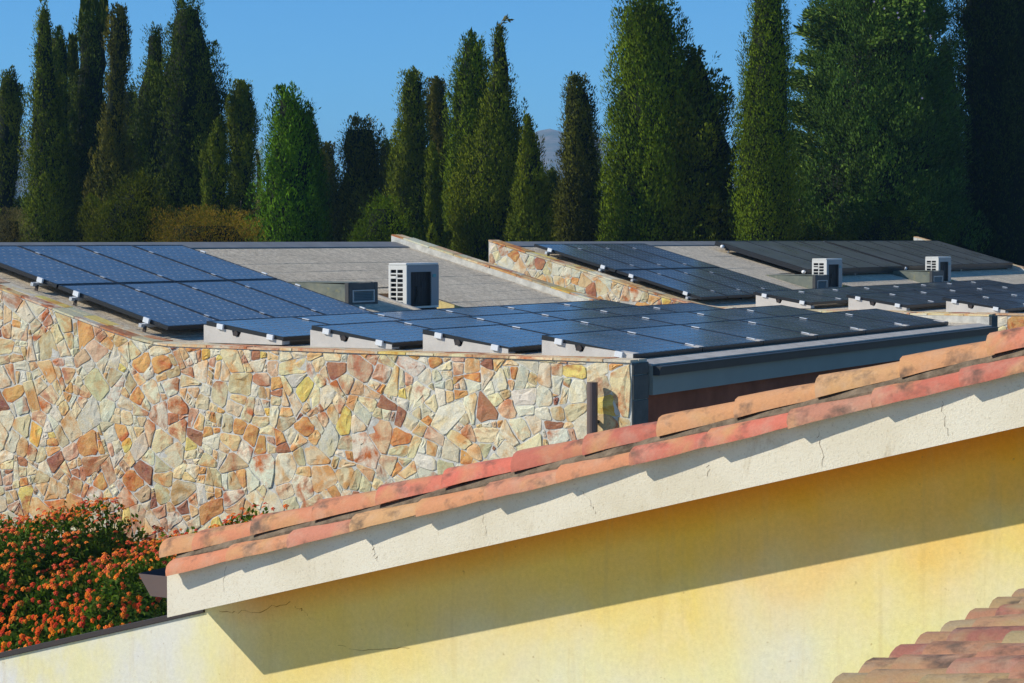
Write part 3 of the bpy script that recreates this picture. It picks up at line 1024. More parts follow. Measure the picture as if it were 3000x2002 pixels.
# ----------------------------------------------------------------------------- black collectors on the far pitch
def collector(u0, u1, n, label):
    s_hi, s_lo = 8.10, 6.06
    z_hi, z_lo = -.022, -.60
    tl = math.atan2(z_hi - z_lo, s_hi - s_lo)
    L = math.hypot(z_hi - z_lo, s_hi - s_lo)
    c = empty('solar_collector', W(u0, s_lo, z_lo), (tl, 0, ROT))
    tag(c, label, 'solar collector', 'black collectors on the far pitched roof')
    w = (u1 - u0) / n
    for k in range(n):
        b = MB()
        x0, x1 = k * w + .006, (k + 1) * w - .006
        for q in ((x0, x1, 0, .03), (x0, x1, L - .03, L), (x0, x0 + .03, .03, L - .03), (x1 - .03, x1, .03, L - .03)):
            b.box(*q, -.10, 0)
        fr = b.build('collector_panel', M['frame'], c)
        b = MB(); b.box(x0 + .03, x1 - .03, .03, L - .03, -.05, -.006); b.build('glass', M['absorber'], fr)
    b = MB(); b.box(.0, u1 - u0, -.004, .03, -.13, -.102); b.box(.0, u1 - u0, L - .3, L - .26, -.13, -.102); b.build('support_rail', M['frame'], c)
    for x in (.15, (u1 - u0) / 2, u1 - u0 - .15):
        b = MB(); b.cyl((x, .05, -.10), (x, .05, -.26), .018, n=6); b.cyl((x, L - .28, -.10), (x, L - .28, -.2), .018, n=6); b.build('support_leg', M['alu'], c)
    for y in (.06, L - .2):
        b = MB(); b.cyl((-.07, y, -.07), (0.0, y, -.07), .035, n=10); b.build('pipe_stub', M['white_clip'], c, smooth=True)
collector(20.0, 25.75, 4, 'left bank of black glazed collectors on the far roof, behind the middle air conditioner')
collector(26.0, 33.9, 6, 'right bank of black glazed collectors on the far roof, ending near the frame edge')

# ----------------------------------------------------------------------------- air conditioners
def air_conditioner(u, s, zb, wd, dp_, ht, label):
    """front faces down the slope (-s), grille side faces -u; local x = u, y = s"""
    a = empty('air_conditioner', W(u, s, zb))
    tag(a, label, 'air conditioner', 'air conditioners on the roofs')
    f0 = .05
    c = MB()
    t = .012
    c.box(0, wd, -.0, .014, f0, f0 + ht, bev=.004) if False else None
    # shell: top, bottom, right, rear rim, front panel around the fan opening
    c.box(0, wd, 0, dp_, f0 + ht - .03, f0 + ht, bev=.008)
    c.box(0, wd, 0, dp_, f0, f0 + .03)
    c.box(wd - .015, wd, .001, dp_ - .001, f0 + .03, f0 + ht - .03)
    fx0, fx1, fz0, fz1 = wd * .13, wd * .74, f0 + ht * .05, f0 + ht * .80
    c2 = MB()
    c2.box(.02, fx0, -.004, .016, f0 + .03, f0 + ht - .03); c2.box(fx1, wd - .001, -.004, .0, f0 + .03, f0 + ht - .03)
    c2.box(fx0, fx1, -.004, .016, fz1, f0 + ht - .03); c2.box(fx0, fx1, -.004, .016, f0 + .03, fz0)
    c.box(.0, .02, 0, .016, f0 + .03, f0 + ht - .03)
    c.box(0, wd, dp_ - .014, dp_, f0 + .03, f0 + ht - .03)
    c.build('casing', M['acwhite'], a)
    c2.build('front_panel', M['acgrey'], a)  # front panel coloured darker and bluer than the casing
    b = MB(); b.box(.055, wd - .02, .05, dp_ - .02, f0 + .032, f0 + ht - .032); b.build('coil', M['acdark'], a)
    # side grille: two columns, eight rows of openings
    g = MB()
    z0, z1 = f0 + .03, f0 + ht - .03
    y0, y1 = .016, dp_ - .014
    g.box(0, .014, y0, y0 + .045, z0, z1); g.box(0, .014, y1 - .02, y1, z0, z1)
    ym = (y0 + .045 + y1 - .02) / 2
    g.box(.001, .013, ym - .009, ym + .009, z0, z1)
    nr = 8
    H = (z1 - z0 - .06) / nr
    g.box(0, .013, y0 + .045, y1 - .02, z1 - .06, z1)
    for i in range(nr):
        zz = z0 + i * H
        g.box(.002, .012, y0 + .045, y1 - .02, zz, zz + H * .28)
    g.box(-.004, .010, ym + .012, y1 - .022, z1 - .06 - 1.92 * H, z1 - .06 - 1.38 * H)
    g.build('side_grille', M['acwhite'], a)
    # fan and its wire guard
    fb = MB(); cx, cz, rr = (fx0 + fx1) / 2, (fz0 + fz1) / 2, min(fx1 - fx0, fz1 - fz0) * .46
    fb.cyl((cx, .045, cz), (cx, .02, cz), .05, n=14)
    for k in range(3):
        a0 = k * 2 * math.pi / 3
        pts = []
        for t_ in (0, .55):
            for rad in (.05, rr):
                pts.append((cx + math.cos(a0 + t_ * (1.6 if rad > .06 else 1)) * rad, .03 + (.012 if t_ else -.008), cz + math.sin(a0 + t_ * (1.6 if rad > .06 else 1)) * rad))
        fb.add(pts, [(0, 1, 3, 2)])
    fb.build('fan', M['acdark'], a)
    gd = MB()
    n1, n2 = 13, 17
    for i in range(n1 + 1):
        x = fx0 + (fx1 - fx0) * i / n1; gd.box(x - .0018, x + .0018, -.012, -.008, fz0, fz1)
    for i in range(n2 + 1):
        z = fz0 + (fz1 - fz0) * i / n2; gd.box(fx0, fx1, -.0155, -.0122, z - .002, z + .002)
    gd.build('fan_guard', M['acdark'], a)
    b = MB(); b.box(wd * .80, wd * .90, -.009, -.0045, f0 + ht * .68, f0 + ht * .75); b.build('badge', M['teal'], a)
    h = MB()
    pts = [(wd + .0, dp_ * .55, f0 + ht * .22), (wd + .05, dp_ * .55, f0 + ht * .22), (wd + .09, dp_ * .6, f0 + ht * .12), (wd + .12, dp_ * .8, f0 + .02), (wd + .2, dp_ * 1.0, .01)]
    for q0, q1 in zip(pts[:-1], pts[1:]): h.cyl(q0, q1, .014, n=8)
    h.build('hose', M['acdark'], a)
    for x in (.08, wd - .14):
        b = MB(); b.box(x, x + .06, -.02, dp_ + .02, 0, f0 - .001); b.build('foot', M['darkmetal'], a)
air_conditioner(4.50, 5.64, -1.0, .83, .295, .625, 'white air conditioner set into the near grey roof, largest of three')
air_conditioner(19.72, 5.55, -1.03, .84, .31, .60, 'white air conditioner on the far roof before the left collector bank, partly behind a vent')
air_conditioner(26.45, 5.53, -1.03, .88, .31, .59, 'small white air conditioner on the far roof before the right collector bank')

# ----------------------------------------------------------------------------- roof vents
def roof_vent(u0, u1, s_f, z_top, label):
    base = slope_z(s_f)
    v = empty('roof_vent', W(u0, s_f, base))
    tag(v, label, 'roof vent', 'vent housings on the pitched roofs')
    w = u1 - u0
    h = z_top - base
    sb = h / TAN
    m = MB()
    m.prism([(.05, .05 * TAN - .01), (.05, h - .012), (sb * .72, h + .004), (sb * 1.0, h + .004), (sb * 1.0, h - .015)], .012, w - .012)
    m.build('housing', M['vent'], v)
    m = MB()
    m.box(.008, w - .008, .045, sb * .98, h + .006, h + .012)
    m.build('lid', M['vent'], v)
    m = MB()
    fr = .085
    m.box(0, fr, 0, .07, -.005, h + .012, bev=.008); m.box(w - fr, w, 0, .07, -.005, h + .012, bev=.008)
    m.box(fr, w - fr, .004, .07, h * .70, h + .002); m.box(fr, w - fr, .004, .07, -.005, .03)
    m.build('hood', M['ventdark'], v)
    m = MB(); m.box(fr, w - fr, .05, .06, .03, h * .70); m.build('duct_mouth', M['acdark'], v)
    m = MB()
    for q in ((fr + .002, fr + .03, .032, h * .69), (w - fr - .03, w - fr - .002, .032, h * .69)): m.box(q[0], q[1], -.004, .03, q[2], q[3])
    m.box(fr + .03, w - fr - .03, -.004, .03, .032, .05); m.box(fr + .03, w - fr - .03, -.004, .03, h * .63, h * .69)
    m.build('louvre_frame', M['slat'], v)
    n = 6
    for i in range(n):
        z0 = .052 + (h * .63 - .054) * i / n; dz = (h * .63 - .054) / n
        m = MB(); m.prism([(.0, z0), (.03, z0 + dz * .75), (.034, z0 + dz * .75), (.004, z0)], fr + .03, w - fr - .03); m.build('slat', M['slat'], v)
roof_vent(3.28, 3.98, 5.76, -.583, 'grey-green metal roof vent beside the near blue panels')
roof_vent(18.55, 19.24, 5.31, -.70, 'long grey-green roof vent in front of the middle air conditioner')
roof_vent(25.02, 25.80, 5.18, -.70, 'grey-green roof vent left of the small far air conditioner')

# ----------------------------------------------------------------------------- the yellow house in front
MY = 0.2655
UV = -11.5                                     # plane of the verge face
UWALL = UV + 0.357
yh = empty('yellow_house', W(0, 0, 0))
tag(yh, 'yellow rendered gable with a pale verge board and red clay tiles', 'house')
def bp(x, y, u):
    '''where the line of sight through a photo pixel meets the vertical plane u'''
    a = (x - 1500) / FPX; b = -(y - 1001) / FPX
    c, s = math.cos(PITCH), math.sin(PITCH)
    r = Vector((a, c + b * s, -s + b * c))
    t = (u + ORG.dot(D1)) / r.dot(D1)
    q = r * t - ORG
    return q.dot(D2), q.z
def line2(p, q, u):
    (sa, za), (sb, zb) = bp(*p, u), bp(*q, u)
    m = (zb - za) / (sb - sa)
    return sa, (lambda s: za + m * (s - sa))
sB, zbot = line2((490, 1811), (3000, 1250), UV + .057)
_, ztopb = line2((490, 1688), (3000, 1083), UV + .057)
# gable wall, running on to the left under a dark coping
_, zcop = line2((0, 1922), (490, 1812), UWALL)
gw = MB()
sL, sE, sR = 1.6, sB - .01, -9.6
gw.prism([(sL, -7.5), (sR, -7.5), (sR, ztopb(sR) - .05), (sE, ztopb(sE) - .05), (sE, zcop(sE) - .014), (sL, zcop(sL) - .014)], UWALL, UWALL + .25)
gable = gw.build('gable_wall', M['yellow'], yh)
cp = MB(); cp.prism([(sL, zcop(sL) - .012), (sE + .003, zcop(sE) - .012), (sE + .003, zcop(sE) + .016), (sL, zcop(sL) + .016)], UWALL - .012, UWALL + .26)
cp.build('coping', M['darkmetal'], yh)
vb = MB()
vb.prism([(sE + .01, zbot(sE)), (sR, zbot(sR)), (sR, ztopb(sR)), (sE + .01, ztopb(sE))], UV + .057, UWALL - .002)
board = vb.build('verge_board', M['board'], yh)
# hairline cracks in the render
def crack(parent, pts, plane, w, mat, seed):
    r = random.Random(seed)
    m = MB()
    fine = []
    for (a, b) in zip(pts[:-1], pts[1:]):
        for i in range(6):
            t = i / 6
            fine.append((a[0] + (b[0] - a[0]) * t + r.gauss(0, .006), a[1] + (b[1] - a[1]) * t + r.gauss(0, .006)))
    fine.append(pts[-1])
    vs, fs = [], []
    for i, p in enumerate(fine):
        ww = w * r.uniform(.4, 1.2)
        vs += [(plane, p[0] - ww, p[1] - ww * .6), (plane, p[0] + ww, p[1] + ww * .6)]
    fs = [(2 * i, 2 * i + 1, 2 * i + 3, 2 * i + 2) for i in range(len(fine) - 1)]
    m.add(vs, fs); m.build('crack', mat, parent)
for k, pl in enumerate([[(1068, 1585), (1076, 1620), (1090, 1650)], [(1390, 1495), (1400, 1540), (1415, 1585)], [(1690, 1440), (1710, 1470), (1728, 1510)],
                        [(2380, 1265), (2392, 1310), (2394, 1370)], [(2748, 1180), (2755, 1230), (2765, 1280)], [(640, 1660), (636, 1740)], [(2060, 1360), (2056, 1400)]]):
    crack(board, [bp(x, y, UV) for x, y in pl], UV + .056, .0009, M['crack'], k)
crack(gable, [bp(x, y, UWALL) for x, y in [(640, 1790), (700, 1798), (770, 1788), (850, 1765), (885, 1785), (910, 1815)]], UWALL - .001, .0018, M['crack_y'], 50)
crack(gable, [bp(x, y, UWALL) for x, y in [(990, 1895), (1060, 1905), (1200, 1900)]], UWALL - .001, .0013, M['crack_y'], 51)

# barrel tile: x runs up the slope from the lower end, arch over y
def barrel_tile(L, r0, r1, hk, th, seed, narc=9, col=(1, 1, 1)):
    r = random.Random(seed)
    vs, fs = [], []
    nl = 4
    wob = [r.uniform(-.004, .004) for _ in range(nl + 1)]
    for layer in (0, 1):
        for i in range(nl + 1):
            t = i / nl
            rad = r0 + (r1 - r0) * t - layer * th
            for a in range(narc + 1):
                an = math.pi * a / narc
                e = .0015 * math.sin(a * 2.1 + i + seed)
                vs.append((L * t + (r.uniform(-.002, .002) if i in (0,) else 0), -math.cos(an) * rad, math.sin(an) * rad * hk + wob[i] * .5 + e))
    n1 = narc + 1
    off = (nl + 1) * n1
    for i in range(nl):
        for a in range(narc):
            q = i * n1 + a
            fs.append((q, q + n1, q + n1 + 1, q + 1))
            fs.append((off + q, off + q + 1, off + q + n1 + 1, off + q + n1))
    for i in range(nl):
        for a in (0, narc):
            q = i * n1 + a
            fs.append((q, off + q, off + q + n1, q + n1) if a == 0 else (q, q + n1, off + q + n1, off + q))
    for a in range(narc):
        fs.append((a, a + 1, off + a + 1, off + a))
        q = nl * n1 + a
        fs.append((q, off + q, off + q + 1, q + 1))
    m = MB(); m.add(vs, fs, col)
    m.recalc = True
    return m.mesh('roof_tile', M['tile'], smooth=True)

TILES = [barrel_tile(.46, .120, .081, .80, .024, k) for k in range(4)]
TILES_LOW = [barrel_tile(.46, .110, .083, .70, .024, 40 + k) for k in range(4)]
for t_ in TILES_LOW: smooth_by_angle(t_)
for t_ in TILES: smooth_by_angle(t_)
roofY = MB()
roofY.prism([(-2.98, ztopb(-2.98) - .02), (sR, ztopb(sR) - .02), (sR, ztopb(sR) - .2), (-2.98, ztopb(-2.98) - .2)], UWALL, UV + 4.3)
roof_y = roofY.build('roof', M['bed'], yh)
def put_tile(parent, u, s, z, rise, meshes, r, lean=0.0):
    """lower end at (u, s, z); x axis of the tile runs towards -s and up"""
    pitch = math.atan(rise)
    X = Vector((0, -math.cos(pitch), math.sin(pitch)))
    Yv = Vector((1, 0, 0))
    Zv = X.cross(Yv).normalized()
    Yv = Zv.cross(X)
    Mx = Matrix((X, Yv, Zv)).transposed().to_4x4() @ Matrix.Rotation(r.uniform(-.03, .03) + lean, 4, 'X') @ Matrix.Rotation(r.uniform(-.012, .012), 4, 'Z')
    o = link('roof_tile', r.choice(meshes), parent)
    o.matrix_local = Matrix.Translation((u, s, z)) @ Mx
    return o
rt = random.Random(31)
EXP = .3815
for k in range(17):                              # verge course, its edge over the board
    s = -3.238 - EXP * k
    z = -1.720 - .2665 * (s + 3.238)
    put_tile(roof_y, UV + .104 + rt.uniform(-.006, .006), s, z - .004 + rt.uniform(-.004, .004), MY + .004, TILES_LOW, rt, lean=.05)
for k in range(17):                              # second course, a step higher
    s = -3.118 if k == 0 else -3.33 - EXP * (k - 1)
    z = -1.664 - .2665 * (s + 3.118)
    put_tile(roof_y, UV + .206 + rt.uniform(-.006, .006), s, z + .004 + rt.uniform(-.004, .004), MY + .006, TILES, rt)
# mortar packed between the two courses
mb = MB()
prev = None
vs, fs = [], []
for i in range(150):
    s = -3.22 - i * .042
    zc = -1.664 - .2665 * (s + 3.118)
    d = noise.noise(Vector((s * 6, 1.7, 0))) * .012
    dz = noise.noise(Vector((s * 9, 4.7, 0))) * .010
    for (uu, zz) in ((UV + .075 + d, zc - .095), (UV + .078 + d, zc - .022 + dz), (UV + .115 + d, zc + .006 + dz * .5), (UV + .23, zc + .0)):
        vs.append((uu, s, zz))
for i in range(149):
    for j in range(3):
        fs.append((4 * i + j, 4 * i + 4 + j, 4 * i + 5 + j, 4 * i + 1 + j))
mb.add(vs, fs); mb.build('mortar_bed', M['bed'], roof_y)
# the rows behind, only glimpsed: joined
rear = MB()
tm = TILES[0]
tv = [v.co.copy() for v in tm.vertices]; tf = [tuple(p.vertices) for p in tm.polygons]
pitch = math.atan(MY - .042)
X = Vector((0, -math.cos(pitch), math.sin(pitch))); Zv = X.cross(Vector((1, 0, 0))).normalized()
for row in range(1, 18):
    for k in range(17):
        s = -3.118 - EXP * k
        base = Vector((UV + .192 + .22 * row, s, -1.672 - .2665 * (s + 3.118)))
        rear.add([base + X * v.x + Vector((1, 0, 0)) * v.y + Zv * v.z for v in tv], tf)
o = rear.build('rear_tiles', M['tile'], roof_y, smooth=True); o['kind'] = 'stuff'
smooth_by_angle(o.data)
# gutter at the low eave: trapezoid section with an end plate
gt = MB()
g0, g1 = UWALL + .001, UV + 4.2
sec = [bp(405, 1681, g0), bp(441, 1752, g0), bp(489, 1752, g0), bp(489, 1677, g0)]
sec[3] = (sec[2][0], sec[0][1]); sec[1] = (sec[1][0], sec[2][1])
for (a, b) in zip(sec[:-1], sec[1:]):
    d = Vector((b[0] - a[0], b[1] - a[1])).normalized(); nx, nz = d.y * .006, -d.x * .006
    gt.prism([a, b, (b[0] + nx, b[1] + nz), (a[0] + nx, a[1] + nz)], g0 + .006, g1)
gut = gt.build('gutter', M['darkmetal'], yh)
b = MB(); b.prism(sec, g0, g0 + .006); b.build('end_plate', M['brownmetal'], gut)
fb = MB(); fb.box(UWALL + .26, UV + 4.2, sE - .06, sE + .02, -2.1, -1.78); fb.build('eave_fascia', M['darkmetal'], yh)
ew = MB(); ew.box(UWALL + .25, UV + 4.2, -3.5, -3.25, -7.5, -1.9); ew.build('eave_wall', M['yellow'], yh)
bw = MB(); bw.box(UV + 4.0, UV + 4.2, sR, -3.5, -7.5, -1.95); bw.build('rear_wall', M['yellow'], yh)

# ----------------------------------------------------------------------------- small tiled roof at the lower right
nr = empty('tiled_roof', W(0, 0, 0))
tag(nr, 'small roof of curved red clay tiles in the lower right corner', 'roof')
SEAVE, ZEAVE, M2 = -8.280, -1.168, 0.222
stepu = 0.2195
tips = [-14.986 - .10 + stepu * k for k in range(7)]
TILE2 = [barrel_tile(.34, .125, .112, .62, .014, 20 + k, col=(.74, .98, 1.02)) for k in range(4)]
for t_ in TILE2: smooth_by_angle(t_)
dk = MB()
dk.prism([(SEAVE - .03, ZEAVE - .03), (SEAVE - 2.6, ZEAVE - .03 + M2 * 2.57), (SEAVE - 2.6, ZEAVE - .25 + M2 * 2.57), (SEAVE - .03, ZEAVE - .2)], tips[0] - .75, tips[-1] + 1.0)
dk.build('roof_deck', M['bed'], nr)
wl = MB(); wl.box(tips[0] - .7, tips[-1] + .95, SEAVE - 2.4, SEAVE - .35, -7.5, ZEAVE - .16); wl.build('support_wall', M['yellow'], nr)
r2 = random.Random(5)
for k in range(-3, 11):
    u = tips[0] + stepu * k
    ds = 0.0
    for j in range(9):
        s = SEAVE - ds
        z = ZEAVE + M2 * ds
        put_tile(nr, u + .10 + r2.uniform(-.005, .005), s + r2.uniform(-.006, .006), z - .012 + r2.uniform(-.003, .003), M2 - .06, TILE2, r2)
        ds += .088 if j == 0 else .22

# ----------------------------------------------------------------------------- trees
def leaf_cloud(me_name, pts, dirs, length, width, cols, mat, core=None, rng=None, normals=None):
    """many leaf-sized diamonds as one mesh; core = (verts, faces, colour)"""
    n = len(pts)
    d = dirs / (np.linalg.norm(dirs, axis=1, keepdims=True) + 1e-9)
    rv = rng.normal(size=(n, 3)) if normals is None else normals; side = np.cross(d, rv); side /= (np.linalg.norm(side, axis=1, keepdims=True) + 1e-9)
    L = length[:, None]; Wd = width[:, None]
    v = np.empty((n, 4, 3))
    v[:, 0] = pts; v[:, 1] = pts + d * L * .45 + side * Wd; v[:, 2] = pts + d * L; v[:, 3] = pts + d * L * .45 - side * Wd
    verts = v.reshape(-1, 3)
    colv = np.repeat(cols, 4, axis=0)
    faces = np.arange(n * 4).reshape(n, 4)
    loops = faces.ravel(); nf = n
    starts = np.arange(n) * 4; tot = np.full(n, 4)
    if core is not None:
        cv, cf, cc = core
        base = len(verts)
        verts = np.vstack([verts, cv]); colv = np.vstack([colv, np.tile(cc, (len(cv), 1))])
        cf = np.array(cf) + base
        starts = np.concatenate([starts, len(loops) + np.arange(len(cf)) * 4]); tot = np.concatenate([tot, np.full(len(cf), 4)])
        loops = np.concatenate([loops, cf.ravel()])
    me = bpy.data.meshes.new(me_name)
    me.vertices.add(len(verts)); me.vertices.foreach_set('co', verts.astype(np.float32).ravel())
    me.loops.add(len(loops)); me.loops.foreach_set('vertex_index', loops.astype(np.int32))
    me.polygons.add(len(starts)); me.polygons.foreach_set('loop_start', starts.astype(np.int32)); me.polygons.foreach_set('loop_total', tot.astype(np.int32))
    at = me.color_attributes.new('tint', 'FLOAT_COLOR', 'POINT')
    a = np.ones((len(verts), 4), np.float32); a[:, :3] = np.clip(colv, 0, 1); at.data.foreach_set('color', a.ravel())
    me.materials.append(mat)
    me.update(calc_edges=True); me.validate()
    return me

def lobes(phi_, h, seed, fh, fp):
    rs = np.random.RandomState(seed)
    out = np.zeros_like(h)
    for k in range(7):
        a = rs.randint(1, fp + 1); b = rs.uniform(.4, fh); c = rs.uniform(0, 6.28)
        out += np.sin(a * phi_ + b * h * 2.2 + c) * (1 / (1 + .25 * k))
    return out / 2.6

def tree(name, label, cat, Y, cols, prof, n=9000, lobe=.16, leaf=(.30, .055), lean=.45, dens_core=.74, seed=0, twig=0, mat='leaf', fp=7, fh=2.2, extra=None, tuft=.37):
    """prof: rows (photo y, left x, right x) from the top down; built round at distance Y"""
    rs = np.random.RandomState(seed + 100)
    pr = []
    for (y, xl, xr) in prof:
        a, b = pix_point(xl, y, Y), pix_point(xr, y, Y)
        pr.append((a.z, (a.x + b.x) / 2, (b.x - a.x) / 2 * 1.13))
    pr.sort()
    z = np.array([p[0] for p in pr]); cx = np.array([p[1] for p in pr]); rad = np.array([p[2] for p in pr])
    z = np.append(z, z[-1] + min(.35, rad[-1] * .75)); cx = np.append(cx, cx[-1]); rad = np.append(rad, .01)
    zmax = z[-1]
    z = np.concatenate([[GROUND + .3], z]); cx = np.concatenate([[cx[0]], cx]); rad = np.concatenate([[rad[0] * .75], rad])
    base = Vector((float(cx[1]), Y, GROUND))
    t = empty(name, base, (0, 0, 0))
    tag(t, label, cat)
    # plumes: most leaves gather in upright tufts that stand out from the outline by uneven amounts
    zz_dense = np.linspace(z[0], zmax, 200)
    wgt = np.interp(zz_dense, z, rad) + .12
    wgt *= np.where(zz_dense < -.5, .12, 1.0)
    cdf = np.cumsum(wgt); cdf /= cdf[-1]
    n = int(n * 3.7)
    K = max(60, int(n / 95))
    th = np.interp(rs.rand(K), cdf, zz_dense)
    tp = rs.rand(K) * 2 * np.pi
    tR = np.interp(th, z, rad)
    lb = lobes(tp, th, seed, fh, fp); lb2 = lobes(tp, th, seed + 50, fh * 3.5, fp * 2)
    tsz = rs.uniform(.6, 1.25, K) * tuft * np.clip(tR / .55, .38, 1)
    tr_ = np.maximum(tR * (1 + lobe * .8 * lb + lobe * .5 * lb2 - lobe * .45) - tsz * .55 + rs.normal(0, .05 + lobe * .18, K), 0)
    tcol = np.clip(.5 + .8 * lobes(tp, th, seed + 9, fh * 1.3, fp) + rs.normal(0, .22, K), 0, 1)
    tval = rs.uniform(.78, 1.22, K)
    nall = n; n = int(n * .34)
    own = rs.randint(0, K, n)
    e = rs.normal(size=(n, 3)); e /= np.linalg.norm(e, axis=1, keepdims=True) + 1e-9
    e *= np.clip(rs.rand(n, 1) ** .33, .5, 1)
    size = tsz[own]
    stretch = np.where(rs.rand(n) < .1, 2.3, 1.75)
    tax = np.stack([np.cos(tp), np.sin(tp), np.zeros(K)], 1)[own]
    lift = e[:, 2] * size * stretch
    loc = np.stack([np.cos(tp) * tr_, np.sin(tp) * tr_], 1)[own]
    off = e[:, :2] * size[:, None] * .62 * (1 - .32 * e[:, 2:3])
    px = np.interp(th, z, cx)[own] + loc[:, 0] + off[:, 0] + tax[:, 0] * np.maximum(lift, 0) * lean * .35 - base.x
    py = loc[:, 1] + off[:, 1] + tax[:, 1] * np.maximum(lift, 0) * lean * .35
    hz = th[own] + lift
    pz_ = hz - GROUND
    normals = e * np.array([.85, .85, .45]) + tax * 1.05 + rs.normal(0, .13, (n, 3)) + np.array([0, 0, .12])
    dirs = tax * lean * .6 + e * np.array([.55, .55, .2]) + np.array([0, 0, 1.0 - lean * .35]) + rs.normal(0, .25, (n, 3))
    ln = leaf[0] * rs.uniform(.55, 1.2, n) * .36; wd = leaf[1] * rs.uniform(.7, 1.3, n) * .36
    pz_ = np.clip(np.minimum(pz_, zmax - GROUND - ln * .6 + rs.normal(0, .05, n)), .02, None)
    A_, B_, C_ = [np.array(c) * np.array((2.3, 2.1, .95)) for c in cols]
    m1 = tcol[own][:, None]
    m2 = np.clip((rs.rand(n) - .84) * 3.0, 0, .6)[:, None]
    col = (A_ * (1 - m1) + B_ * m1) * (1 - m2) + C_ * m2
    col = col * tval[own][:, None] * rs.uniform(.92, 1.08, (n, 1))
    pts = np.stack([px, py, pz_], 1)
    # long upright plumes, the flame-shaped sub-crowns whose tips break the outline
    n2 = nall - n
    Kp = max(24, int(n2 / 190))
    nl = 4
    qh = np.interp(rs.rand(Kp), cdf, zz_dense); qp = rs.rand(Kp) * 2 * np.pi
    qR = np.interp(qh, z, rad)
    qr = np.clip(qR * .46, .10, .44) * rs.uniform(.6, 1.2, Kp)
    qL = qr * rs.uniform(3.2, 5.6, Kp) * (1.0 if lean < .8 else .55)
    ql = lobes(qp, qh, seed, fh, fp)
    qc = np.maximum(qR * (1 + lobe * .9 * ql - lobe * .25) - qr * .72 + rs.normal(0, .04 + lobe * .30, Kp), 0)
    qx = np.interp(qh, z, cx) - base.x + np.cos(qp) * qc; qy = np.sin(qp) * qc
    top_r = max(.10, float(np.interp(zmax - .7, z, rad)))
    for i in range(nl):                                  # leaders at the top
        qh[i] = zmax - .55 - (0 if i == 0 else rs.uniform(.15, .75)); qL[i] = rs.uniform(.9, 1.5); qr[i] = max(.09, top_r * rs.uniform(.35, .6))
        an = rs.rand() * 6.28; d_ = 0 if i == 0 else top_r * rs.uniform(.3, .75)
        qx[i] = float(np.interp(qh[i], z, cx)) - base.x + math.cos(an) * d_; qy[i] = math.sin(an) * d_
    qh = np.minimum(qh, zmax + .12 - qL * .5)
    o2 = rs.choice(Kp, n2, p=(qr * qL) / (qr * qL).sum())
    tt = rs.uniform(-1, 1, n2)
    rr2 = qr[o2] * (1 - np.abs(tt) ** 1.9) ** .62 * np.where(tt > 0, 1 - .42 * tt, 1) * (1 - np.abs(rs.normal(0, .13, n2)))
    aa = rs.rand(n2) * 2 * np.pi
    rad2 = np.stack([np.cos(aa), np.sin(aa), np.zeros(n2)], 1)
    tax2 = np.stack([np.cos(qp), np.sin(qp), np.zeros(Kp)], 1)[o2]
    up_ = tt * qL[o2] * .5
    P2 = np.stack([qx[o2] + rad2[:, 0] * rr2 + tax2[:, 0] * up_ * lean * .35, qy[o2] + rad2[:, 1] * rr2 + tax2[:, 1] * up_ * lean * .35, np.maximum(qh[o2] + up_ - GROUND, .02)], 1)
    N2 = rad2 * 1.05 + tax2 * .7 + np.array([0, 0, .22]) + rs.normal(0, .13, (n2, 3))
    D2_ = rad2 * .38 + tax2 * lean * .35 + np.array([0, 0, 1.0]) + rs.normal(0, .24, (n2, 3))
    pc = np.clip(.5 + .7 * ql + rs.normal(0, .28, Kp), 0, 1)[o2][:, None]
    hi = np.clip((rs.rand(n2) - .84) * 3.0, 0, .6)[:, None]
    c2 = ((A_ * (1 - pc) + B_ * pc) * (1 - hi) + C_ * hi) * rs.uniform(.62, 1.38, Kp)[o2][:, None] * rs.uniform(.92, 1.08, (n2, 1))
    pts = np.vstack([pts, P2]); normals = np.vstack([normals, N2]); dirs = np.vstack([dirs, D2_]); col = np.vstack([col, c2])
    ln = np.concatenate([ln, leaf[0] * rs.uniform(.55, 1.2, n2) * .36]); wd = np.concatenate([wd, leaf[1] * rs.uniform(.7, 1.3, n2) * .36])
    if extra is not None:
        ep, ed, el, ew, ec = extra(base, rs)
        pts = np.vstack([pts, ep]); dirs = np.vstack([dirs, ed]); ln = np.concatenate([ln, el]); wd = np.concatenate([wd, ew]); col = np.vstack([col, ec * np.array((2.5, 2.1, 1.05))]); normals = np.vstack([normals, rs.normal(0, .6, (len(ep), 3)) + np.array([0, -.5, .4])])
    # inner core that stops see-through, coloured near-black as painted shade
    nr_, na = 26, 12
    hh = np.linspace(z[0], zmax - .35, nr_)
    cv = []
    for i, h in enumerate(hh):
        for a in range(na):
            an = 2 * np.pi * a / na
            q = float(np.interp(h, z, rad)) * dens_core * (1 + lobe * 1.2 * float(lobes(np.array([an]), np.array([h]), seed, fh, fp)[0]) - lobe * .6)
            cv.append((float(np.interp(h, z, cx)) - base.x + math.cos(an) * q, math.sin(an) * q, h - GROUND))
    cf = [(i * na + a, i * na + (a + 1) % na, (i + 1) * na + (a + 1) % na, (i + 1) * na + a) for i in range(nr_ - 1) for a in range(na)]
    core = (np.array(cv), cf, np.array((.013, .019, .008))) if dens_core > 0 else None   # shade between the plumes, put into the core colour
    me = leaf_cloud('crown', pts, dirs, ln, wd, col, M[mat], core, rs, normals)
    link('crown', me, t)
    tr = MB()
    tr.cyl((0, 0, 0), (0, 0, (zmax - GROUND) * .55), .22, .10, 9)
    for k in range(5):
        an = k * 2.4 + seed
        h = (zmax - GROUND) * (.15 + .08 * k)
        tr.cyl((0, 0, h), (math.cos(an) * .5, math.sin(an) * .5, h + 1.1), .06, .02, 6)
    tr.build('trunk', M['bark'], t)
    return t

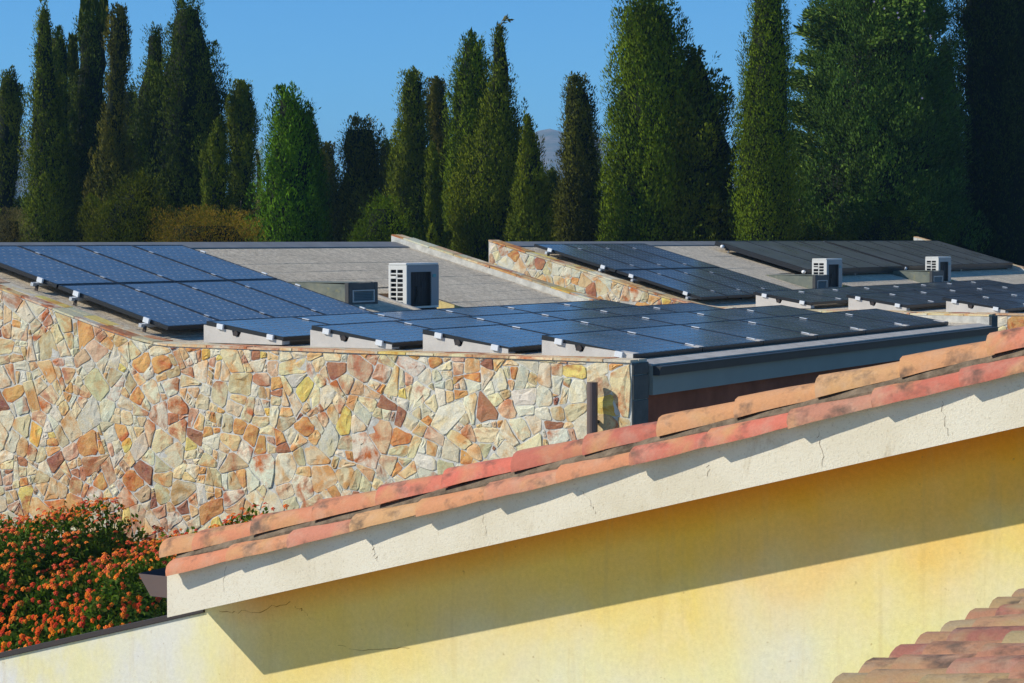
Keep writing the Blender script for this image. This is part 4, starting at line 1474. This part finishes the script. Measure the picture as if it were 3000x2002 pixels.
DG = ((.015, .028, .005), (.034, .052, .008), (.056, .076, .013))        # dark green
OG = ((.026, .042, .005), (.058, .078, .008), (.088, .108, .015))        # olive green
BG = ((.022, .056, .004), (.044, .098, .005), (.070, .135, .010))         # bright green
MG = ((.024, .046, .005), (.054, .086, .007), (.082, .112, .012))        # mid green
BR = ((.028, .034, .009), (.056, .056, .015), (.080, .076, .026))        # brownish
BLU = ((.017, .042, .015), (.034, .070, .023), (.064, .105, .030))       # bluish green
OL2 = ((.028, .044, .006), (.056, .076, .010), (.085, .10, .020))

tree('cypress_tree', 'blunt-topped cypress cut off by the left frame edge', 'tree', 72, OG,
     [(222, 10, 48), (240, -4, 58), (290, -12, 66), (330, -16, 68), (400, -18, 62), (480, -20, 60), (540, -24, 52), (712, -30, 48)], 6000, seed=1)
tree('cypress_tree', 'tall cypress with a thin spire at its tip, second from the left edge', 'tree', 66, OG,
     [(0, 128, 134), (45, 118, 142), (95, 110, 155), (160, 98, 160), (275, 92, 175), (400, 90, 200), (460, 84, 210), (640, 66, 230), (712, 55, 240)], 12000, seed=2)
tree('cypress_tree', 'dark rounded cypress crown just right of the thin spire', 'tree', 69, DG,
     [(86, 158, 168), (110, 148, 190), (150, 145, 202), (220, 140, 204), (300, 140, 206), (712, 120, 215)], 7000, seed=3)
def tree3_tips(base, rs): 
    P, Dd, l, w, c = [], [], [], [], []
    for (x, y0, y1, r_) in ((250, 12, 110, 15), (276, 8, 110, 13), (303, 4, 110, 12), (213, 120, 230, 12)):
        for _ in range(320):
            t_ = rs.rand(); q = pix_point(x, y0 + (y1 - y0) * t_, 70)
            rr = r_ * 70 / FPX * (.35 + .65 * t_); an = rs.rand() * 6.28
            P.append((q.x + math.cos(an) * rr - base.x, math.sin(an) * rr, q.z - GROUND)); Dd.append((math.cos(an) * .3, math.sin(an) * .3, 1)); l.append(.3 * rs.uniform(.6, 1.2)); w.append(.05); c.append(np.array(DG[1]) * rs.uniform(.7, 1.3))
    return np.array(P), np.array(Dd), np.array(l), np.array(w), np.array(c)
tree('cypress_tree', 'dark cypress ending in three ragged tips', 'tree', 70, DG,
     [(70, 228, 312), (120, 222, 314), (200, 226, 316), (300, 212, 320), (450, 205, 330), (712, 190, 340)], 9000, seed=4, extra=tree3_tips)
tree('cypress_tree', 'slim brownish cypress between two dark ones', 'tree', 64, BR,
     [(30, 345, 366), (45, 325, 374), (80, 312, 380), (140, 314, 384), (200, 318, 376), (280, 310, 370), (340, 298, 368), (450, 285, 372), (560, 280, 385), (712, 270, 390)], 9500, lobe=.22, seed=5)
tree('cypress_tree', 'small narrow cypress top leaning against the broad left cypress', 'tree', 68, DG,
     [(82, 452, 470), (100, 432, 476), (150, 430, 480), (200, 420, 486), (280, 392, 490), (400, 378, 500), (560, 350, 500), (712, 330, 500)], 9500, seed=6)
tree('cypress_tree', 'broad dark cypress, the widest of the left group', 'tree', 67, DG,
     [(2, 518, 530), (30, 512, 592), (90, 494, 601), (160, 486, 622), (220, 470, 644), (290, 440, 660), (370, 420, 664), (480, 400, 664), (600, 390, 660), (712, 380, 650)], 15000, lobe=.12, seed=7)
tree('cypress_tree', 'rounded brown-green cypress standing right of the broad one', 'tree', 66, OG,
     [(241, 690, 702), (262, 680, 730), (320, 670, 746), (380, 667, 753), (435, 670, 744), (550, 665, 738), (712, 660, 735)], 7500, lobe=.10, seed=8)
tree('cypress_tree', 'low pointed olive-green cypress before the broad left cypress', 'tree', 60, OG,
     [(360, 642, 650), (410, 622, 660), (470, 608, 664), (560, 596, 668), (712, 590, 670)], 6000, seed=9)
tree('cypress_tree', 'bright green young cypress left of centre', 'tree', 58, BG,
     [(262, 808, 822), (280, 806, 868), (310, 802, 890), (350, 802, 906), (390, 800, 918), (440, 790, 926), (530, 770, 935), (640, 760, 955), (712, 752, 960)], 12000, lobe=.2, lean=.5, seed=10)
tree('cypress_tree', 'dark cypress deep in the gap behind the slim brownish cypress', 'tree', 78, DG,
     [(250, 372, 392), (300, 350, 412), (420, 335, 430), (560, 330, 440), (712, 325, 445)], 6000, seed=61)
tree('cypress_tree', 'dark cypress filling the low gap left of the slim brownish cypress', 'tree', 78, DG,
     [(200, 205, 225), (260, 190, 245), (400, 180, 262), (560, 176, 270), (712, 170, 275)], 6000, seed=62)
tree('cypress_tree', 'dark low cypress right behind the bright green cypress', 'tree', 70, DG,
     [(330, 895, 910), (380, 885, 928), (480, 880, 948), (600, 880, 962), (712, 878, 968)], 6000, seed=63)
tree('cypress_tree', 'small dull cypress with two knobby tops behind the bright green one', 'tree', 84, BR,
     [(428, 948, 966), (445, 930, 982), (500, 925, 985), (600, 930, 990), (712, 925, 990)], 5000, lobe=.25, seed=11)
tree('cypress_tree', 'ragged short cypress with several brown tops, left of the taller pair', 'tree', 68, BR,
     [(356, 1036, 1052), (378, 1010, 1105), (420, 1000, 1118), (470, 992, 1118), (560, 980, 1140), (712, 965, 1150)], 10000, lobe=.30, seed=12)
tree('cypress_tree', 'small dark cypress between the ragged tops and the taller pair', 'tree', 76, DG,
     [(415, 1128, 1140), (440, 1112, 1155), (520, 1105, 1170), (712, 1095, 1175)], 5000, lobe=.25, seed=13)
tree('cypress_tree', 'brown-tipped cypress, left one of a pair left of centre', 'tree', 66, OG,
     [(212, 1208, 1220), (235, 1182, 1240), (290, 1176, 1246), (370, 1170, 1256), (430, 1150, 1262), (480, 1138, 1265), (560, 1140, 1275), (640, 1160, 1280), (712, 1175, 1280)], 10500, lobe=.22, seed=14)
tree('cypress_tree', 'dark rounded cypress, right one of the pair left of centre', 'tree', 69, BR,
     [(240, 1272, 1288), (265, 1254, 1306), (310, 1250, 1316), (400, 1258, 1318), (520, 1262, 1318), (712, 1265, 1320)], 7500, lobe=.16, seed=15)
tree('cypress_tree', 'slender light cypress seedling low in front of the centre trees', 'tree', 58, OG,
     [(430, 1264, 1272), (500, 1256, 1280), (600, 1246, 1290), (712, 1240, 1300)], 4500, seed=16)
tree('cypress_tree', 'tall cypress near the centre with a bright green left side', 'tree', 62, MG,
     [(98, 1376, 1388), (125, 1358, 1406), (175, 1342, 1425), (230, 1326, 1434), (300, 1322, 1440), (400, 1314, 1440), (500, 1315, 1440), (600, 1300, 1440), (712, 1290, 1440)], 13000, lobe=.15, seed=17)
def wisp(base, rs):
    P, Dd, l, w, c = [], [], [], [], []
    path = [(1464, 92), (1466, 75), (1474, 62), (1482, 55), (1490, 58)]
    for (a, b) in zip(path[:-1], path[1:]):
        for i in range(8):
            q = pix_point(a[0] + (b[0] - a[0]) * i / 8 + rs.normal(0, 1.5), a[1] + (b[1] - a[1]) * i / 8, 60)
            P.append((q.x - base.x, rs.normal(0, .05), q.z - GROUND)); Dd.append((b[0] - a[0] + rs.normal(0, 5), rs.normal(0, 4), a[1] - b[1] + rs.normal(0, 5))); l.append(.16); w.append(.025); c.append(BR[1])
    return np.array(P), np.array(Dd, float), np.array(l), np.array(w), np.array(c)
tree('cypress_tree', 'olive cypress with a wispy bent tip, just left of the hill gap', 'tree', 60, OG,
     [(82, 1458, 1470), (115, 1444, 1478), (185, 1440, 1488), (235, 1436, 1496), (280, 1414, 1498), (330, 1404, 1510), (390, 1398, 1528), (480, 1372, 1552), (570, 1340, 1565), (712, 1330, 1575)], 15000, lobe=.20, seed=18, extra=wisp)
tree('cypress_tree', 'short pointed cypress bordering the hill gap on its left', 'tree', 57, OG,
     [(342, 1541, 1547), (380, 1532, 1562), (420, 1528, 1578), (470, 1520, 1588), (560, 1505, 1605), (712, 1495, 1615)], 7500, seed=19)
tree('cypress_tree', 'low dark cypress in the gap under the distant hill', 'tree', 74, DG,
     [(508, 1610, 1622), (525, 1592, 1640), (600, 1580, 1655), (712, 1575, 1665)], 5500, lobe=.2, seed=20)
tree('cypress_tree', 'single dark cypress standing right of the hill gap', 'tree', 64, ((.026, .034, .010), (.045, .055, .014), (.07, .08, .024)),
     [(232, 1675, 1688), (255, 1656, 1715), (303, 1653, 1740), (345, 1650, 1748), (390, 1644, 1757), (460, 1641, 1760), (560, 1640, 1768), (640, 1622, 1776), (712, 1612, 1785)], 11000, lobe=.17, seed=21)
tree('cypress_tree', 'big bushy mid-green cypress right of centre, reaching the top of the frame', 'tree', 58.3, MG,
     [(-4, 1880, 1915), (8, 1860, 1945), (40, 1832, 1964), (90, 1814, 1986), (160, 1815, 2000), (205, 1826, 2008), (300, 1792, 2016), (350, 1800, 2020), (440, 1788, 2020), (540, 1786, 2020), (620, 1778, 2016), (712, 1776, 2010)], 19000, lobe=.24, lean=.6, leaf=(.32, .06), seed=22)
tree('conifer_tree', 'olive-lit conifer with jagged branch tips beside the big bushy cypress', 'tree', 58.6, OL2,
     [(140, 2026, 2034), (160, 2014, 2048), (225, 1990, 2088), (290, 1970, 2122), (350, 1945, 2138), (440, 1915, 2146), (540, 1890, 2150), (640, 1880, 2152), (712, 1875, 2155)], 14000, lobe=.34, lean=.95, leaf=(.34, .07), seed=23, fh=3.2)
tree('cypress_tree', 'tall smooth columnar cypress with sky on both sides, right of centre', 'tree', 57.2, MG,
     [(-60, 2215, 2270), (-20, 2206, 2284), (0, 2202, 2290), (60, 2199, 2302), (150, 2186, 2316), (260, 2172, 2316), (330, 2166, 2318), (400, 2160, 2322), (500, 2153, 2330), (600, 2156, 2334), (712, 2160, 2330)], 16000, lobe=.08, leaf=(.26, .05), seed=24)
def big_extra(base, rs):
    """drooping outer branches of the big conifer"""
    P, Dd, l, w, c = [], [], [], [], []
    Yb = 62
    for (x0, y0, x1, y1) in ((2480, 60, 2372, 42), (2470, 130, 2360, 82), (2480, 190, 2368, 160), (2470, 290, 2330, 212), (2460, 260, 2345, 240), (2450, 360, 2328, 305), (2450, 350, 2350, 340),
                             (2440, 450, 2335, 392), (2430, 480, 2318, 420), (2420, 530, 2300, 470), (2400, 580, 2278, 520), (2380, 620, 2242, 565), (2360, 660, 2225, 610), (2350, 690, 2205, 655),
                             (2760, 60, 2800, 30), (2740, 200, 2795, 170), (2740, 300, 2790, 280), (2740, 420, 2795, 400)):
        dep = rs.uniform(-.9, .7)
        for _ in range(620):
            t_ = rs.rand() ** .8
            wob = (1 - t_) * 46 + 10
            q = pix_point(x0 + (x1 - x0) * t_ + rs.normal(0, 8), y0 + (y1 - y0) * t_ + rs.normal(0, wob * .6), Yb)
            P.append((q.x - base.x, dep + rs.normal(0, .25), q.z - GROUND))
            Dd.append((np.sign(x1 - x0) * .8 + rs.normal(0, .4), rs.normal(0, .5), .45 + rs.normal(0, .4))); l.append(.20 * rs.uniform(.6, 1.2)); w.append(.030 * rs.uniform(.7, 1.3))
            c.append(np.array(BLU[rs.randint(0, 3)]) * rs.uniform(.7, 1.3))
    return np.array(P), np.array(Dd), np.array(l), np.array(w), np.array(c)
tree('conifer_tree', 'huge bluish conifer with spreading branches filling the right of the frame', 'tree', 63, BLU,
     [(-420, 2540, 2600), (-250, 2470, 2660), (-100, 2420, 2740), (0, 2400, 2752), (100, 2388, 2760), (200, 2392, 2772), (260, 2375, 2775), (330, 2350, 2780), (430, 2368, 2785), (540, 2315, 2790), (640, 2270, 2795), (712, 2240, 2790)],
     44000, lobe=.22, lean=1.0, leaf=(.34, .055), seed=25, fh=3.4, fp=9, dens_core=.70, extra=big_extra, tuft=.46)
tree('cypress_tree', 'very tall dark cypress filling the right frame edge', 'tree', 65, ((.008, .017, .007), (.014, .026, .008), (.034, .045, .010)),  # leaf colours darkened: the neighbouring conifer's shade is painted in
     [(-520, 2900, 2960), (-350, 2860, 3010), (-150, 2820, 3060), (0, 2800, 3080), (90, 2796, 3090), (230, 2800, 3100), (370, 2802, 3110), (540, 2790, 3120), (712, 2780, 3130)], 24000, lobe=.12, seed=26)
tree('cypress_tree', 'dark cypress behind the gap between the right-hand trees', 'tree', 82, DG,
     [(120, 2760, 2776), (170, 2735, 2800), (300, 2715, 2820), (500, 2700, 2835), (712, 2690, 2840)], 8000, lobe=.3, seed=27)

def shrub(name, label, cat, Y, cols, prof, n, leaf, seed, mat='leaf2', lean=.9, lobe=.25, core=.7):
    t = tree(name, label, cat, Y, cols, prof, n, lobe=lobe, leaf=leaf, lean=lean, seed=seed, mat=mat, fh=4, dens_core=core)
    return t
shrub('shrub', 'rust-tinged green shrub rising behind the left ridge', 'shrub', 50, ((.06, .06, .015), (.12, .085, .022), (.20, .06, .02)),
      [(640, 570, 620), (648, 530, 680), (662, 490, 725), (685, 465, 742), (712, 458, 748)], 9000, (.16, .022), 41)
shrub('shrub', 'olive shrub below the brownish cypress on the left', 'shrub', 54, ((.022, .032, .006), (.045, .054, .009), (.066, .074, .016)),
      [(520, 395, 425), (560, 365, 450), (600, 320, 465), (640, 285, 470), (680, 255, 470), (712, 245, 470)], 9000, (.24, .04), 42)
shrub('shrub', 'greyish twiggy shrub in the lower left corner of the trees', 'shrub', 60, ((.05, .045, .04), (.075, .065, .06), (.10, .085, .075)),
      [(625, 30, 60), (640, -10, 80), (660, -30, 90), (712, -40, 95)], 4000, (.22, .014), 43, lobe=.4, core=.4)
shrub('shrub', 'pale grey thin-leaved shrub left of the bright green cypress', 'shrub', 74, ((.09, .095, .085), (.14, .145, .13), (.18, .18, .165)),
      [(425, 748, 756), (450, 738, 770), (500, 735, 782), (600, 730, 790), (712, 725, 790)], 2600, (.20, .014), 44, lobe=.4, core=.25)
shrub('shrub', 'low dark green shrub at the foot of the ragged short cypress', 'shrub', 55, MG,
      [(590, 1100, 1140), (620, 1080, 1170), (660, 1050, 1190), (712, 1030, 1200)], 6000, (.2, .035), 45)
shrub('shrub', 'leafy pale green shrub showing above the right ridge', 'shrub', 60, OL2,
      [(660, 2230, 2300), (675, 2190, 2360), (695, 2170, 2400), (712, 2160, 2420)], 6000, (.16, .04), 46)
shrub('shrub', 'green shrub above the right collector bank', 'shrub', 58.5, DG,
      [(620, 2590, 2640), (650, 2520, 2720), (680, 2480, 2760), (712, 2460, 2780)], 8000, (.16, .04), 47)

# dark understorey that closes the gaps low down: one hedge mass nobody could count
def understorey():
    rs = np.random.RandomState(77)
    n = 42000
    x = rs.uniform(-24, 26, n)
    topv = 1.2 + .9 * lobes(x * .6, x * .35, 3, 2, 4) + .5 * lobes(x * 2.1, x, 8, 2, 5)
    z = GROUND + (topv - GROUND + .3) * rs.rand(n) ** .6
    y = 88 + rs.normal(0, .7, n)
    pts = np.stack([x, y, z], 1)
    dirs = np.stack([rs.normal(0, .4, n), -np.abs(rs.normal(.4, .3, n)), np.full(n, .9)], 1)
    col = np.array(DG[0]) * rs.uniform(.7, 2.2, (n, 1)) + np.array([.004, .004, .0]) * rs.rand(n, 1)
    xs = np.linspace(-24, 26, 60)
    cv = []
    for xx in xs:
        tp = 1.2 + .9 * float(lobes(np.array([xx * .6]), np.array([xx * .35]), 3, 2, 4)[0]) + .3
        cv += [(xx, 88.6, GROUND), (xx, 88.4, tp - .6), (xx, 89.6, tp - .6), (xx, 89.6, GROUND)]
    cf = [(4 * i + k, 4 * i + 4 + k, 4 * i + 5 + k, 4 * i + 1 + k) for i in range(59) for k in range(3)]
    me = leaf_cloud('hedge', pts, dirs, np.full(n, .42) * rs.uniform(.6, 1.2, n), np.full(n, .10), col, M['leaf'], (np.array(cv), cf, np.array(DG[0])), rs)
    o = link('wood', me)
    tag(o, 'dark wood closing the gaps low behind the cypresses', 'wood', kind='stuff')
understorey()

# flowering vine in the big conifer
def vine():
    rs = np.random.RandomState(90)
    Y = 60.7
    t = empty('climbing_vine', pix_point(2640, 80, Y), (0, 0, 0))
    tag(t, 'light green climbing vine with pale flowers high in the bluish conifer', 'vine')
    b = t.location
    P, Dd = [], []
    for (x0, y0, x1, y1, k) in ((2570, -10, 2590, 70, 130), (2620, -10, 2610, 120, 190), (2660, -10, 2640, 100, 150), (2600, 90, 2540, 130, 60), (2700, -5, 2690, 110, 120), (2690, 100, 2725, 165, 50), (2640, 80, 2650, 110, 60), (2470, 460, 2490, 520, 40), (2520, 570, 2500, 590, 30), (2695, 320, 2700, 345, 25)):
        for _ in range(k):
            t_ = rs.rand(); q = pix_point(x0 + (x1 - x0) * t_ + rs.normal(0, 9), y0 + (y1 - y0) * t_ + rs.normal(0, 7), Y + rs.normal(0, .12))
            P.append(tuple(q - b)); Dd.append((rs.normal(0, .6), -.5 + rs.normal(0, .3), -.6 + rs.normal(0, .5)))
    n = len(P)
    col = np.array((.12, .20, .03)) * rs.uniform(.6, 1.25, (n, 1))
    link('vine_leaves', leaf_cloud('vine_leaves', np.array(P), np.array(Dd), rs.uniform(.08, .14, n), rs.uniform(.035, .055, n), col, M['leaf2'], None, rs), t)['kind'] = 'stuff'
    for (x, y) in ((2560, 5), (2590, 25), (2629, 38), (2632, 52), (2707, 33), (2726, 111), (2701, 288), (2340, 586), (2725, 105)):
        m = MB(); c = pix_point(x, y, Y - .35) - b
        for k in range(5):
            a = k * 2 * math.pi / 5
            m.add([c, c + Vector((math.cos(a - .5) * .025, -.008, math.sin(a - .5) * .025)), c + Vector((math.cos(a) * .033, -.01, math.sin(a) * .033)), c + Vector((math.cos(a + .5) * .025, -.008, math.sin(a + .5) * .025))], [(0, 1, 2, 3)], (.62, .48, .66))
        m.build('flower', M['petal'], t)
vine()

# ----------------------------------------------------------------------------- flowering lantana along the stone wall
def lantana():
    rs = np.random.RandomState(12)
    t = empty('lantana_shrub', W(-2.6, 5.0, GROUND))
    tag(t, 'lantana shrub covered in orange flower heads against the stone wall', 'shrub')
    def top(s):
        return np.interp(s, [1.0, 2.3, 2.75, 3.2, 4.1, 4.45, 4.8, 5.2, 5.6, 6.2, 6.8, 9.5], [-3.35, -3.10, -2.86, -3.10, -3.20, -3.02, -2.78, -2.98, -3.07, -3.16, -3.24, -3.2]) + .08 * np.sin(s * 7.3) * .5
    DEP = 2.7
    def surf(s, q):      # q 0..1 from the wall outwards over the top and down to the front
        d = DEP * np.sin(q * np.pi / 2) ** 1.0
        h = (top(s) - GROUND) * (np.cos(q * np.pi / 2) ** .62)
        return d, h
    n = 30000
    s = rs.uniform(1.2, 9.3, n); q = rs.rand(n) ** .9
    d, h = surf(s, q)
    bump_ = .13 * np.array([noise.noise(Vector((a * 1.6, b * 3.2, 5))) for a, b in zip(s, q)]) + .06 * np.array([noise.noise(Vector((a * 5, b * 9, 9))) for a, b in zip(s, q)])
    k = 1 + bump_ - np.abs(rs.normal(0, .09, n))
    P = np.stack([-.05 - d * k, s - 5.0, np.maximum(h * k, .02)], 1)
    nrm = np.stack([-np.sin(q * np.pi / 2), np.zeros(n), np.cos(q * np.pi / 2) + .15], 1)
    dirs = nrm * .55 + rs.normal(0, .6, (n, 3)); dirs[:, 2] += .15
    base = np.array((.045, .105, .012)); b2 = np.array((.105, .175, .022)); b3 = np.array((.18, .19, .04))
    m1 = rs.rand(n, 1); m2 = np.clip((rs.rand(n, 1) - .8) * 5, 0, 1)
    col = (base * (1 - m1) + b2 * m1) * (1 - m2) + b3 * m2
    col *= rs.uniform(.6, 1.3, (n, 1))
    # stray sprigs above the outline
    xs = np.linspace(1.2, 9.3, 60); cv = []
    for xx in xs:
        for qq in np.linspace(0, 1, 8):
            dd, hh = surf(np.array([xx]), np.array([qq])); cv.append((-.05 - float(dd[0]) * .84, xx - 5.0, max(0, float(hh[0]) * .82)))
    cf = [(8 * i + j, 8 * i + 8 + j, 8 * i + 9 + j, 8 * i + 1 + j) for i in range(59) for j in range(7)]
    sp = 420
    ss = rs.uniform(1.6, 7.5, sp)
    hp = np.stack([-.08 - rs.rand(sp) * .35, ss - 5, top(ss) - GROUND - .04 + np.abs(rs.normal(0, .075, sp))], 1)
    P = np.vstack([P, hp]); dirs = np.vstack([dirs, rs.normal(0, .6, (sp, 3)) + np.array([0, 0, .5])]); col = np.vstack([col, b2 * rs.uniform(.6, 1.3, (sp, 1))])
    N_ = len(P)
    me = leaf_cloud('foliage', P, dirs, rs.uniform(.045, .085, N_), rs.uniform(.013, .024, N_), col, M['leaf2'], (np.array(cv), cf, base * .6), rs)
    fo = link('foliage', me, t); fo['kind'] = 'stuff'
    # flower heads: little domes of florets
    def head(seed, colr):
        r = random.Random(seed); m = MB()
        for k in range(11):
            a = k * 2.4; rad = .0085 * math.sqrt(k) * .95
            c = Vector((math.cos(a) * rad, math.sin(a) * rad, .020 - rad * rad * 24))
            cc = tuple(min(1, x * r.uniform(.8, 1.2)) for x in (colr if rad > .012 else (colr[0], colr[1] * 1.2, colr[2])))
            w = .0085
            m.add([c + Vector((-w, -w, -.002)), c + Vector((w, -w, -.002)), c + Vector((w, w, -.002)), c + Vector((-w, w, -.002)), c + Vector((0, 0, .006))], [(0, 1, 4), (1, 2, 4), (2, 3, 4), (3, 0, 4)], cc)
        m.add([(0, 0, .012), (.003, 0, -.05), (-.003, 0, -.05)], [(0, 1, 2)], (.05, .1, .02))
        return m
    cols = [(.80, .125, .003), (.85, .17, .003), (.68, .050, .004), (.74, .085, .003), (.86, .23, .004), (.60, .035, .006)]
    heads = [head(i, cols[i % 6]) for i in range(12)]
    hm = [h.mesh('flower_head', M['petal']) for h in heads]
    NF = 3700
    fs_, fq = rs.uniform(2.0, 8.2, NF), rs.rand(NF) ** 1.4
    grp = np.array([noise.noise(Vector((a * 2.2, b * 5, 2))) for a, b in zip(fs_, fq)])
    keep = grp + rs.normal(0, .25, NF) > -.30
    fs_, fq = fs_[keep], fq[keep]
    d, h = surf(fs_, fq)
    items = []
    for a, b, dd, hh in zip(fs_, fq, d, h):
        kk = 1 + .13 * noise.noise(Vector((a * 1.6, b * 3.2, 5))) + .06 * noise.noise(Vector((a * 5, b * 9, 9))) + .02 + rs.normal(0, .02)
        nn = Vector((-math.sin(b * 1.57), rs.normal(0, .35), math.cos(b * 1.57) + .25)).normalized()
        items.append((Vector((-.05 - dd * kk, a - 5, max(.05, hh * kk))), nn))
    for (px, py) in ((515, 1560), (530, 1553), (575, 1555), (700, 1540), (720, 1530), (745, 1517), (770, 1510), (800, 1492), (838, 1485), (452, 1545), (462, 1550), (473, 1552), (455, 1560), (360, 1485), (255, 1512), (210, 1522), (640, 1545), (665, 1550)):
        ys, yz = bp(px, py, -2.42)
        items.append((Vector((.18, ys - 5, yz - GROUND)), Vector((-.6, -.2, .7)).normalized()))
    order = sorted(range(len(items)), key=lambda i: (items[i][0].x, 0))
    rest = MB()
    for c_, i in enumerate(order):
        p, nn = items[i]
        qrot = nn.to_track_quat('Z', 'Y'); sc_ = rs.uniform(.6, 1.1)
        hk = rs.randint(0, 12)
        if c_ < 290 or i >= len(items) - 18 and False:
            o = link('flower_head', hm[hk], t, p)
            o.rotation_mode = 'QUATERNION'; o.rotation_quaternion = qrot; o.scale = (sc_,) * 3
        else:
            src = heads[hk]
            n0 = len(rest.v)
            rest.v.extend([tuple(p + qrot @ (Vector(v) * sc_)) for v in src.v]); rest.f.extend([tuple(x + n0 for x in f) for f in src.f]); rest.c.extend(src.c)
    o = rest.build('flower_heads', M['petal'], t); o['kind'] = 'stuff'
    st = MB()
    for _ in range(26):
        a = rs.uniform(2, 8); d0 = rs.uniform(.3, 1.6)
        st.cyl((-d0, a - 5, 0), (-d0 + rs.normal(0, .2), a - 5 + rs.normal(0, .2), .7), .015, .006, 5)
    st.build('stems', M['bark'], t)
lantana()

# ----------------------------------------------------------------------------- the air: pale haze that turns the far hill blue
hz = MB(); hz.box(-4100, 4100, -400, 4100, GROUND - 1.0, 165)
haze = hz.build('haze')
haze['kind'] = 'stuff'
hm_ = bpy.data.materials.new('haze'); hm_.use_nodes = True
hn = hm_.node_tree
hn.nodes.remove(hn.nodes['Principled BSDF'])
pv = hn.nodes.new('ShaderNodeVolumePrincipled')
pv.inputs['Color'].default_value = (0.34, 0.64, 1.0, 1)
pv.inputs['Density'].default_value = 0.00030
pv.inputs['Anisotropy'].default_value = 0.0
hn.links.new(pv.outputs[0], hn.nodes['Material Output'].inputs['Volume'])
haze.data.materials.append(hm_)
